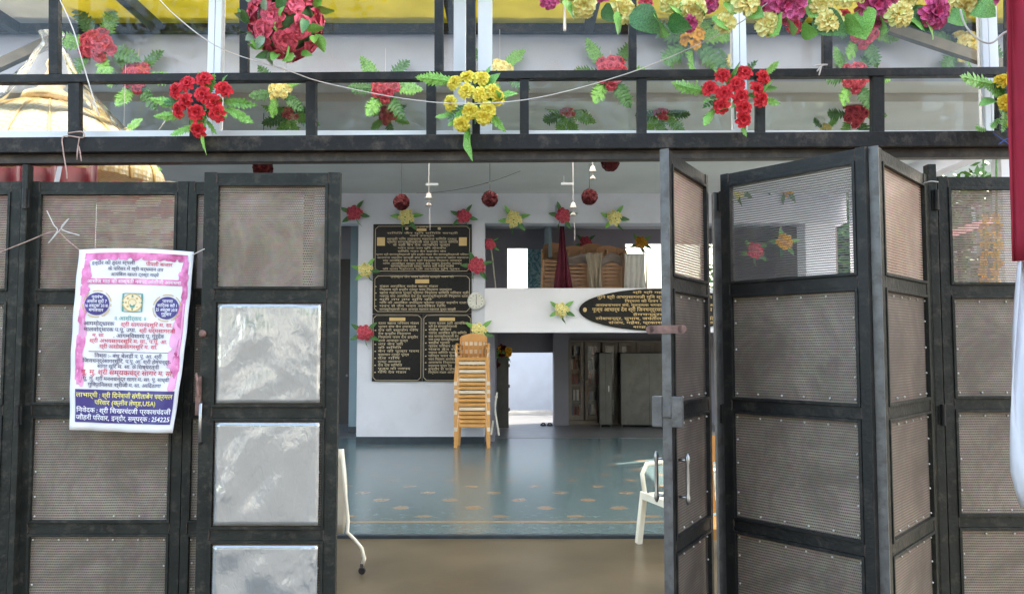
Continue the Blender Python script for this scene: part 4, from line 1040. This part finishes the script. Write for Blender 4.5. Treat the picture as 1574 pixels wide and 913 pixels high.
# gallery: stacked brown chairs, cloths
cbr = make_chair(brownp); ub = [False]
gzf = 2.3
for (px_, Y, lb) in ((853, 14.5, 'left'),(884,14.4,'middle'),(912,14.6,'inner'),(936,14.4,'right'),(950,14.7,'rear')):
    for i in range(8 if lb in ('left','inner') else 7):
        o = cbr if not ub[0] else copy_tree(cbr); ub[0] = True
        o.location = (xx(px_,Y), Y, gzf+.003+.066*i); o.scale = (.88,.85,.85); o.rotation_euler = (0,0,0)
        where = {'left':'leftmost gallery stack','middle':'gallery stack beside the maroon cloth','inner':'gallery stack behind the brown towel','right':'gallery stack left of the white cloth','rear':'rear gallery stack by the white cloth'}[lb]
        tag(o, '%s brown chair from below in the %s' % (['lowest','second','third','fourth','fifth','sixth','seventh','eighth'][i], where), 'chair', 'stacked brown chairs in the gallery')
def cloth(name, label, cat, m, pts_top, pts_bot, Y, fold=.03, nf=5, group=None, thick=.004):
    b = MB()
    def fn(u, v):
        a = P(pts_top[0]+(pts_top[1]-pts_top[0])*u, pts_top[2], Y); e = P(pts_bot[0]+(pts_bot[1]-pts_bot[0])*u, pts_bot[2], Y)
        p = a.lerp(e, v); p.y += fold*math.sin(u*nf*6.28+v*1.5)*(.4+.6*v) ; p.x += fold*.3*math.sin(v*5+u*9); return p
    b.grid(fn, nf*8, 10); o = b.build(name, m, smooth=True, solid=thick); tag(o, label, cat, group); return o
maroon = mat('maroon_cloth', (.12,.012,.03), .85, 0, .2, 10); wcloth = mat('white_cloth', (.5,.49,.46), .9, 0, .08, 10); bcloth = mat('brown_towel', (.3,.25,.19), .95, 0, .15, 10)
cloth('maroon_cloth', 'maroon cloth gathered at the top hanging in the gallery opening', 'cloth', maroon, (861,866,346), (852,880,446), 13.95, .04, 3)
cloth('brown_towel', 'crumpled brown towel hung over the chairs in the gallery', 'towel', bcloth, (899,926,389), (908,925,446), 13.95, .04, 3)
cloth('white_cloth', 'white cloth hanging on a thin frame at the right of the gallery', 'cloth', wcloth, (960,991,390), (960,993,447), 13.95, .03, 4)
tag(MB().tube([P(958,446,14.0),P(958,388,14.0),P(962,381,14.0),P(975,379,14.0),P(988,382,14.0),P(993,390,14.0),P(994,446,14.0)], .012, 6).build('cloth_frame', mat('brown_frame',(.1,.07,.05),.5)), 'thin bent metal frame that carries the white cloth', 'rack')
b = MB(); b.grid(lambda u,v: P(872+84*u, 394-6*math.sin(u*9)*.6+v*14+(3*math.sin(u*14)), 14.2)+Vector((0,.25*v*0,0)), 30, 3)
tag(b.build('draped_blanket', mat('taupe_blanket', (.22,.18,.16), .95, 0, .2, 8), smooth=True, solid=.02), 'taupe blanket laid over the tops of the gallery chairs', 'blanket')
MBx = MB(); MBx.box(xx(811,16.3), xx(838,16.3), 16.3, 16.34, 2.31, zy(383,16.3))
def swirl():
    m = bpy.data.materials.new('blue_swirl_fabric'); m.use_nodes = True; N = m.node_tree.nodes; L = m.node_tree.links; b = N['Principled BSDF']; b.inputs['Roughness'].default_value = .5
    tc = N.new('ShaderNodeTexCoord'); w = N.new('ShaderNodeTexNoise'); w.inputs['Scale'].default_value = 5; w.inputs['Distortion'].default_value = 4; L.new(tc.outputs['Object'], w.inputs['Vector'])
    rp = N.new('ShaderNodeValToRGB'); e = rp.color_ramp.elements; e[0].position = .42; e[0].color = (.08,.3,.38,1); e[1].position = .58; e[1].color = (.4,.62,.68,1); L.new(w.outputs['Fac'], rp.inputs[0]); L.new(rp.outputs[0], b.inputs['Base Color']); return m
tag(MBx.build('patterned_panel', swirl()), 'blue swirl patterned glass panel beside the bright gallery window', 'panel')
tag(MB().tube([P(755,380,13.9),P(762,443,13.9)], .012, 6).build('leaning_stick', mat('pale_stick', (.5,.48,.4), .6)), 'pale stick leaning in the left corner of the gallery opening', 'stick')

# ---------------------------------------------------------------- recess: door, cupboards, bookcase, slippers
sm = mat('dull_steel_sheet', (.07,.073,.07), .35, .5, .2, 4, .25, 6, dirt=((.035,.033,.03), .5, .8, 5))
Yc = 15.9
t = thing('steel_door', 'grey steel door leaf standing open left of the bright back doorway', 'door', (xx(772,Yc), Yc, 0))
MB().box(xx(763,Yc), xx(782,Yc), Yc, Yc+.05, .02, zy(543,Yc)).build('door_leaf', sm, t, bevel=.01)
for z in (.35,.8,1.2): MB().box(xx(781,Yc), xx(783,Yc)+.01, Yc-.02, Yc+.02, z, z+.06).build('hinge', steel_l, t)
Yc = 16.35
def cup(pa, pb, label, Y, z1, dents=True, depth=.45):
    xa, xb_ = xx(pa,Y), xx(pb,Y); t = thing('steel_cupboard', label, 'cupboard', ((xa+xb_)/2, Y, 0), 0, 'grey steel cupboards')
    MB().box(xa, xb_, Y, Y+depth, .04, z1).build('body', sm, t, bevel=.015)
    for x in (xa+.03, xb_-.03): MB().box(x-.015, x+.015, Y+.02, Y+.05, .005, .04).build('leg', sm, t)
    MB().box(xb_-.08, xb_-.06, Y-.02, Y, .7, .82).build('handle', chrome, t, bevel=.004)
    MB().box((xa+xb_)/2+.002-.006, (xa+xb_)/2+.004, Y-.003, Y+.001, .06, z1-.02).build('door_seam', dark, t)
cup(920, 940, 'narrow grey steel cupboard in front of the bookcase', 16.3, zy(542,16.3))
cup(953, 1040, 'wide dented grey steel cupboard right of the narrow one', 16.25, zy(542,16.25))
Yk = 16.8
wood = mat('brown_grey_wood', (.16,.13,.105), .5, 0, .2, 6)
bk = thing('bookcase', 'wooden bookcase with glass doors full of books behind the cupboards', 'bookcase', (xx(940,Yk), Yk, 0))
x0, x1, z1 = xx(873,Yk), xx(1030,Yk), zy(523,Yk)
b = MB(); b.box(x0, x1, Yk+.12, Yk+.15, .05, z1); b.box(x0, x1, Yk-.05, Yk+.12, z1-.04, z1); b.box(x0,x1,Yk-.05,Yk+.12,.006,.09)
b.build('carcass', wood, bk)
doors = [(873,896),(898,921),(925,948),(950,975),(977,1003)]
bkm = [mat('book_%s'%n_, c, .6) for n_, c in (('dark',(.05,.045,.05)),('red',(.22,.05,.04)),('cream',(.45,.4,.33)),('blue',(.08,.1,.16)))]
for di, (a, c) in enumerate(doors):
    xa, xb_ = xx(a,Yk), xx(c,Yk); f = MB(); w = .065
    f.box(xa,xa+w,Yk-.06,Yk-.03,.1,z1-.05); f.box(xb_-w,xb_,Yk-.06,Yk-.03,.1,z1-.05); f.box(xa+w,xb_-w,Yk-.058,Yk-.032,.1,.2); f.box(xa+w,xb_-w,Yk-.058,Yk-.032,z1-.12,z1-.05)
    f.box(xa+w,xb_-w,Yk-.058,Yk-.032,.78,.83)
    d = f.build('door', wood, bk, bevel=.004)
    MB().box(xa+w,xb_-w,Yk-.047,Yk-.043,.2,z1-.12).build('glass_pane', glass, d)
    if di < 2: MB().ball((xb_-.03 if di==0 else xa+.03, Yk-.075, .93), .016).build('handle', chrome, d)
    for si, z in enumerate((.2,.5,.83,1.13,1.42)):
        MB().box(xa+.01,xb_-.01,Yk-.02,Yk+.11,z-.02,z).build('shelf', wood, bk)
        if di > 1: continue
        x = xa+w*.6
        while x < xb_-w*.9:
            tw = random.uniform(.02,.05); h = random.uniform(.16,.24)
            if random.random() < .85:
                MB().box(x, x+tw-.003, Yk-.01, Yk+.1, z+.001, z+h).build('book', random.choice(bkm), bk)
            x += tw
# slippers by the back door
for (px_, lb) in ((835,'left black slipper on the sill of the back doorway'),(845,'right black slipper on the sill of the back doorway')):
    c = P(px_,649,16.6); c.z = .006; t = thing('slipper', lb, 'slipper', c, 0, 'pair of black slippers')
    b = MB(); b.lathe([(0,0),(.042,0),(.045,.012),(.04,.022),(0,.022)], (0,0,0), 16, rfn=lambda a,z: 1+1.5*abs(math.sin(a))**1.5); b.build('sole', dark, t, local=True)
    b = MB(); b.tube([(-.042,-.02,.015),(-.02,-.03,.05),(.02,-.03,.05),(.042,-.02,.015)], .012, 6); b.build('strap', dark, t, local=True)
# dry garlands on top of steel door, leaning white rack
t = thing('dry_garland', 'heap of faded brown and red garlands on top of the steel door', 'garland', P(768,548,15.6))
for i in range(26):
    px_ = 753+random.random()*30; py_ = 534+random.random()*12+(abs(px_-758)<8)*random.random()*28
    child('flower', fmesh(random.choice([DKRED,ORG,DKRED]), 'small'), t, aim(P(px_,py_,15.6)-Vector(t.location), (random.uniform(-1,1),-1,random.uniform(-1,1)), .07, 0))
for i in range(10): child('leaf', random.choice(BROAD[:3]), t, aim(P(752+random.random()*32,532+random.random()*20,15.6)-Vector(t.location), (random.uniform(-1,1),-.5,random.uniform(-1,.3)), .16, random.uniform(0,6), 'X'))
MB().tube([P(753,546,15.62),P(768,548,15.62),P(783,544,15.62)], .02, 6).build('rope', DKRED, t)
t = thing('folding_rack', 'pale folding rack leaning behind the chair stack', 'rack', (xx(760,13.9),13.9,0))
MB().bar(P(757,603,14.0),P(767,669,13.7), .03,.03).build('leg', whitep, t); MB().bar(P(764,603,14.0),P(755,668,13.8), .03,.03).build('leg', whitep, t); MB().bar(P(757,610,14.0),P(765,610,14.0), .03,.03).build('crossbar', whitep, t)

# white frame stand with castor at the left of the doorway
t = thing('castor_stand', 'white folding stand with a curved castor leg just inside the doorway on the left', 'stand', (P(545,875,5.83).x,5.83,0))
MB().tube([P(526,690,5.9),P(531,760,5.9),P(535,800,5.88),P(534,818,5.86),P(545,829,5.84),P(556,842,5.83),P(560,858,5.83),P(557,868,5.83)], .013, 10).build('leg', whitep, t, smooth=True)
b = MB(); b.grid(lambda u,v: P(500+ (28+6*math.sin(v*3))*u, 690+130*v, 5.95), 6, 8); b.build('cloth_panel', mat('offwhite_canvas', (.6,.58,.5), .8), t, smooth=True, solid=.006)
b = MB(); c = P(556.5,873,5.83); c.z = .028; b.lathe([(0,-.012),(.022,-.012),(.026,-.006),(.026,.006),(.022,.012),(0,.012)], c, 18, axis='y'); b.build('castor', dark, t)
MB().box(c.x-.012,c.x+.012,c.y-.018,c.y+.018,c.z+.02,c.z+.05).build('fork', steel_l, t, bevel=.003)

# ---------------------------------------------------------------- golden canopy carriage behind the left leaves
gold = mat('gilded_dome', (.62,.36,.08), .35, .35, .3, 9, .3, 60, c2=(.75,.55,.25)); creamg = mat('cream_gold_dome', (.68,.58,.4), .45, .1, .15, 14, .4, 70, c2=(.78,.72,.6))
def quilt():
    m = bpy.data.materials.new('quilted_cream_gold'); m.use_nodes = True; N = m.node_tree.nodes; L = m.node_tree.links; b = N['Principled BSDF']; b.inputs['Roughness'].default_value = .45
    tc = N.new('ShaderNodeTexCoord'); vo = N.new('ShaderNodeTexVoronoi'); vo.inputs['Scale'].default_value = 34; vo.inputs['Randomness'].default_value = .25; L.new(tc.outputs['Object'], vo.inputs['Vector'])
    rp = N.new('ShaderNodeValToRGB'); e = rp.color_ramp.elements; e[0].position = .15; e[0].color = (.86,.8,.62,1); e[1].position = .6; e[1].color = (.72,.54,.25,1); L.new(vo.outputs['Distance'], rp.inputs[0]); L.new(rp.outputs[0], b.inputs['Base Color'])
    bp = N.new('ShaderNodeBump'); bp.inputs['Distance'].default_value = .006; L.new(vo.outputs['Distance'], bp.inputs['Height']); L.new(bp.outputs[0], b.inputs['Normal']); return m
Yv = 5.3; vc = P(75, 210, Yv); base = Vector((vc.x, Yv, 0))
cv = thing('ceremonial_canopy', 'golden ribbed dome canopy with red cloth standing behind the left gate leaves', 'canopy', base)
zz = lambda py: zy(py, Yv)
b = MB(); prof = [(.70,zz(285)),(.69,zz(262)),(.63,zz(240)),(.53,zz(214)),(.42,zz(192)),(.30,zz(175)),(.19,zz(165)),(.13,zz(161))]
nr = 18
b.lathe(prof, base, nr*8, rfn=lambda a, z: 1 + .035*abs(math.sin(a*nr/2)) ); b.build('dome', quilt(), cv, smooth=True)
b = MB()
for k in range(nr):
    a = 2*math.pi*k/nr; b.tube([base + Vector((r_*1.015*math.cos(a), r_*1.015*math.sin(a), z)) for (r_, z) in prof], .009, 6)
b.build('rib_trim', gold, cv, smooth=True)
b = MB(); b.lathe([(.13,zz(163)),(.17,zz(156)),(.16,zz(148)),(.10,zz(142)),(.07,zz(136)),(.09,zz(130)),(.05,zz(122)),(.02,zz(108)),(.035,zz(100)),(.005,zz(85))], base, 28); b.build('finial', gold, cv, smooth=True)
b = MB(); b.lathe([(.47,zz(196)),(.36,zz(165)),(.24,zz(135)),(.15,zz(110)),(.10,zz(85)),(.055,zz(68)),(.08,zz(55))], base+Vector((.0,0,.01)), 40, rfn=lambda a,z: 1+.05*math.sin(a*5+z*9)+.03*math.sin(a*11)); b.build('plastic_wrap', cling, cv, smooth=True)
redc = mat('red_satin', (.17,.008,.012), .5, 0, .2, 5)
b = MB()
for k in range(4):
    a = math.pi/4 + k*math.pi/2; b.tube([base+Vector((.6*math.cos(a),.6*math.sin(a),0)), base+Vector((.6*math.cos(a),.6*math.sin(a),zz(283)))], .03, 10)
b.build('pillar', gold, cv)
b = MB(); b.box(base.x-.75, base.x+.75, Yv-.7, Yv+.7, .35, .8); b.build('platform', redc, cv, bevel=.02)
def brocade():
    m = bpy.data.materials.new('brocade'); m.use_nodes = True; N = m.node_tree.nodes; L = m.node_tree.links; b = N['Principled BSDF']; b.inputs['Roughness'].default_value = .6
    tc = N.new('ShaderNodeTexCoord'); w = N.new('ShaderNodeTexWave'); w.wave_type = 'RINGS'; w.inputs['Scale'].default_value = 3.2; w.inputs['Distortion'].default_value = 9; w.inputs['Detail'].default_value = 2; L.new(tc.outputs['Object'], w.inputs['Vector'])
    rp = N.new('ShaderNodeValToRGB'); e = rp.color_ramp.elements; e[0].position = .45; e[0].color = (.42,.06,.05,1); e[1].position = .6; e[1].color = (.75,.58,.36,1); L.new(w.outputs['Fac'], rp.inputs[0]); L.new(rp.outputs[0], b.inputs['Base Color']); return m
b = MB(); b.grid(lambda u,v: P(150+128*u, 280, 4.62)*1 + Vector((0, .03*math.sin(u*20), -2.0*v)), 24, 8); b.build('brocade_drape', brocade(), cv, smooth=True, solid=.006)
b = MB(); b.grid(lambda u,v: P(-120+275*u, 256, 4.55) + Vector((0, .04*math.sin(u*30), -2.2*v)), 40, 8); b.build('red_drape', redc, cv, smooth=True, solid=.006)
b = MB(); b.grid(lambda u,v: P(88+8*u-6*v, 256+30*v, 4.49), 2, 3); b.build('white_stripe', pw, cv)

# ---------------------------------------------------------------- curtain at the right edge
curt = thing('curtain', 'dark red curtain with white lower cloth at the right edge of the photo', 'curtain', (P(1600,400,3.3).x, 3.3, 0))
b = MB()
def cfn(u, v):
    x = 1551 + 170*u + 14*v*(1-u); p = P(x, -80+480*v, 3.3); p.y += .05*math.sin(u*26+v*1.2) + .012*math.sin(u*90+v*4); return p
b.grid(cfn, 60, 14); b.build('upper_cloth', mat('crimson_curtain', (.33,.012,.035), .8, 0, .15, 6), curt, smooth=True, solid=.004)
b = MB()
def cfn2(u, v):
    x = 1570 - 6*math.sin(v*3.1)*1.0 + 140*u + 6*max(0,v-.8)*5*u; p = P(x + (16*max(0,v-.85)*5 if u < .3 else 0), 398+385*v, 3.32); p.y += .05*math.sin(u*22+v*2) + .012*math.sin(u*75-v*5); return p
b.grid(cfn2, 60, 14); b.build('lower_cloth', mat('white_satin', (.75,.74,.8), .6, 0, .06, 5), curt, smooth=True, solid=.004)

# ---------------------------------------------------------------- cords and knots
def cord(label, pts, Y, r=.0035, m=cord_w, name='cord', cat='cord'):
    if not isinstance(Y, (list,tuple)): Y = [Y]*len(pts)
    C = [P(p[0],p[1],y) for p, y in zip(pts, Y)]
    out = []
    for i in range(len(C)-1):          # Catmull-Rom
        p0 = C[max(0,i-1)]; p1 = C[i]; p2 = C[i+1]; p3 = C[min(len(C)-1,i+2)]
        for k in range(6):
            t_ = k/6; out.append(.5*((2*p1)+(p2-p0)*t_+(2*p0-5*p1+4*p2-p3)*t_*t_+(3*p1-p0-3*p2+p3)*t_**3))
    out.append(C[-1]); o = MB().tube(out, r, 6).build(name, m, smooth=True); tag(o, label, cat); return o
cord('white rope sagging across the whole transom behind the yellow roses', [(228,-20),(270,25),(340,75),(440,108),(500,128),(620,152),(722,160),(830,150),(960,115),(1060,75),(1130,40),(1180,5)], [3.8,3.8,3.8,3.8,3.8,3.8,3.78,3.8,3.8,3.75,3.66,3.6], .0025)
cord('thin white cord running down past the golden dome', [(92,0),(112,45),(125,90),(140,140),(152,178)], 3.9, .003)
cord('white cable looping to the red curtain at the top right', [(1476,15),(1484,40),(1505,62),(1525,66),(1542,52),(1560,46),(1590,46)], 3.55, .0045)
cord('brown twine tied round the short post left and hanging over the lintel', [(104,205),(126,203),(127,212),(98,210),(97,230),(102,262),(103,275)], [3.93]*7, .0035, cord_p, 'twine', 'twine')
cord('short twine ends hanging over the lintel at the left', [(122,212),(119,230),(118,246),(121,225),(125,248)], 3.92, .003, cord_p, 'twine', 'twine')
cord('pink string stretched across the left leaf to the knot above the notice', [(-10,392),(40,372),(84,356),(104,370),(124,386)], [3.93]*5, .0028, cord_p, 'string', 'string')
cord('frayed knot of pink string above the notice', [(72,324),(82,345),(88,355),(74,374),(90,356),(106,336),(94,352),(122,362)], 3.92, .0026, cord_w, 'string_knot', 'string')
cord('string from the notice corner to the film covered leaf', [(296,392),(306,387),(314,383)], [3.9,3.86,3.83], .0028, cord_w, 'string', 'string')
cord('white knotted twine on the rail above the right leaves', [(1251,102),(1262,100),(1272,100),(1263,102),(1259,116),(1262,103),(1256,110)], 3.95, .0035, cord_w, 'twine', 'twine')
cord('short wire tying the tan leaf to the post at the right', [(1410,292),(1416,284),(1430,279),(1442,280)], [3.95,3.93,3.9,3.9], .003, cord_w, 'wire', 'wire')
cord('blue string tied to the lintel near the curtain', [(1527,205),(1545,218),(1560,228),(1550,214),(1535,222)], 3.92, .003, mat('blue_string', (.05,.09,.35), .7), 'string', 'string')
cord('thin plastic streamer hanging behind the glass below the ceiling', [(868,-10),(868,20),(868,48)], 6.3, .012, cord_w, 'streamer', 'streamer')

# ---------------------------------------------------------------- outside: right yard seen through the openings, street behind the viewer
t = thing('marigold_garland', 'column of marigold garlands hanging at the right side opening', 'garland', P(1522,340,7.2))
tc_ = Vector(t.location)
for j in range(2):
    for i in range(9):
        child('flower', fmesh(ORG, 'small'), t, aim(P(1512+20*j+random.uniform(-3,3),335+i*14,7.2)-tc_, (random.uniform(-.4,.4),-1,random.uniform(-.4,.4)), .05, 0))
    MB().tube([P(1512+20*j,230,7.2),P(1512+20*j,455,7.2)], .01, 5).build('string', LEAFD, t)
bw = mat('beige_render', (.42,.37,.33), .8, 0, .1, 2); pinkw = mat('pale_render', (.5,.5,.48), .8, 0, .1, 2)
def house(name, label, x0, x1, y0, y1, h, m, side, rows=2, cols=4):
    t = thing(name, label, 'building', ((x0+x1)/2,(y0+y1)/2,-.2), 0, 'buildings around the hall')
    MB().box(x0,x1,y0,y1,-.2,h).build('wall', m, t)
    MB().box(x0-.15,x1+.15,y0-.15,y1+.15,h,h+.3).build('roof', conc, t)
    for r_ in range(rows):
        for c_ in range(cols):
            z = 1+r_*3.0
            if side == 'x':
                y = y0+(y1-y0)*(c_+.5)/cols; f = MB().box(x0-.05,x0+.02,y-.6,y+.6,z,z+1.3).build('window', alu, t); MB().box(x0-.06,x0-.045,y-.52,y+.52,z+.08,z+1.22).build('pane', dark, f)
            elif side == 'front':
                x = x0+(x1-x0)*(c_+.5)/cols; f = MB().box(x-.7,x+.7,y0-.05,y0+.02,z,z+1.4).build('window', alu, t); MB().box(x-.6,x+.6,y0-.06,y0-.045,z+.1,z+1.3).build('pane', dark, f)
            else:
                x = x0+(x1-x0)*(c_+.5)/cols; f = MB().box(x-.7,x+.7,y1-.02,y1+.05,z,z+1.4).build('window', alu, t); MB().box(x-.6,x+.6,y1+.045,y1+.06,z+.1,z+1.3).build('pane', dark, f)
house('neighbour_house', 'beige house across the yard at the right', 19, 26, 4, 30, 6.0, bw, 'x', 2, 6)
house('rear_house', 'beige house with white windows behind the red awning', 10.2, 17, 21, 27, 7, bw, 'front', 2, 3)
house('street_house', 'pale grey house across the street behind the viewer', -16, 18, -19, -13.5, 6.5, pinkw, 'y', 2, 8)
t = thing('awning', 'red cloth awning on poles in the yard at the right', 'awning', (8,13,0))
b = MB(); b.add([(6.7,12.2,3.25),(9.2,12.2,4.1),(9.2,15,4.1),(6.7,15,3.25)], [(0,1,2,3)]); b.build('cloth', redc, t, solid=.02)
for (x,y) in ((6.8,12.3),(9.1,12.3),(6.8,14.9),(9.1,14.9)): MB().tube([(x,y,-.2),(x,y,3.2 if x < 8 else 4.0)], .03, 8).build('pole', steel, t)
def tree_parts(seed, h=7, rad=2.6, nl=9000):
    rn = random.Random(seed); tb = MB(); cb = MB(); tips = []
    tb.tube([(0,0,0),(.05,.02,h*.2),(-.03,.05,h*.4),(.04,0,h*.55)], [.2,.16,.13,.09], 10)
    for k in range(9):
        a = k*2.4; z0 = h*(.3+.03*k); e = Vector((math.cos(a)*rad*.75, math.sin(a)*rad*.75, h*(.5+.05*k)))
        m_ = Vector((math.cos(a)*rad*.35, math.sin(a)*rad*.35, (z0+e.z)/2+.2)); tb.tube([(0,0,z0), m_, e], [.07,.045,.02], 6); tips += [m_, e, m_.lerp(e,.5)]
    cl = [(t_ + Vector((rn.gauss(0,.45),rn.gauss(0,.45),rn.gauss(0,.4))), rn.uniform(.35,.85)) for t_ in tips for _ in range(2)] + [(Vector((rn.uniform(-.6,.6)*rad,rn.uniform(-.6,.6)*rad,h*rn.uniform(.65,.98))), rn.uniform(.4,.9)) for _ in range(22)]
    for _ in range(nl):
        c, r_ = rn.choice(cl); d = Vector((rn.gauss(0,1),rn.gauss(0,1),rn.gauss(0,1))).normalized()
        p = c + d*r_*rn.random()**.4; a = Vector((rn.gauss(0,1),rn.gauss(0,1),rn.gauss(0,.6))).normalized(); q = a.cross(Vector((rn.gauss(0,1),rn.gauss(0,1),rn.gauss(0,1)))).normalized()
        s_ = rn.uniform(.07,.13); cb.add([p-a*s_, p+q*s_*.45, p+a*s_, p-q*s_*.45], [(0,1,2,3)])
    return tb.mesh('trunk', mat('bark', (.13,.1,.075), .9, 0, .3, 8, .6, 20)), cb.mesh('crown', mat('tree_leaves', (.05,.11,.025), .5, 0, .4, .8, c2=(.1,.2,.05)))
TM = [tree_parts(1), tree_parts(2, 6, 2.2)]
for i, (x, y, k, s_, rz, lb) in enumerate(((8.2,18.3,0,1,0,'leafy tree behind the hall seen through the fine mesh leaf'),(13.5,17.5,1,1.0,1,'leafy tree by the beige house at the right'),
      (10.3,24,0,1.1,2,'tall leafy tree far behind the hall at the right'),(8.6,25,1,1.2,3,'leafy tree seen through the gallery windows'),(-5.2,-8.5,0,1.25,.5,'street tree behind the viewer to the left'),(1.2,-9.5,1,1.15,2.2,'street tree right behind the viewer'),(6,-8.2,0,.95,4,'street tree behind the viewer to the right'))):
    t = thing('tree', lb, 'tree', (x,y,-.2), rz, 'trees around the hall'); t.scale = (s_,)*3
    child('trunk', TM[k][0], t); child('crown', TM[k][1], t)
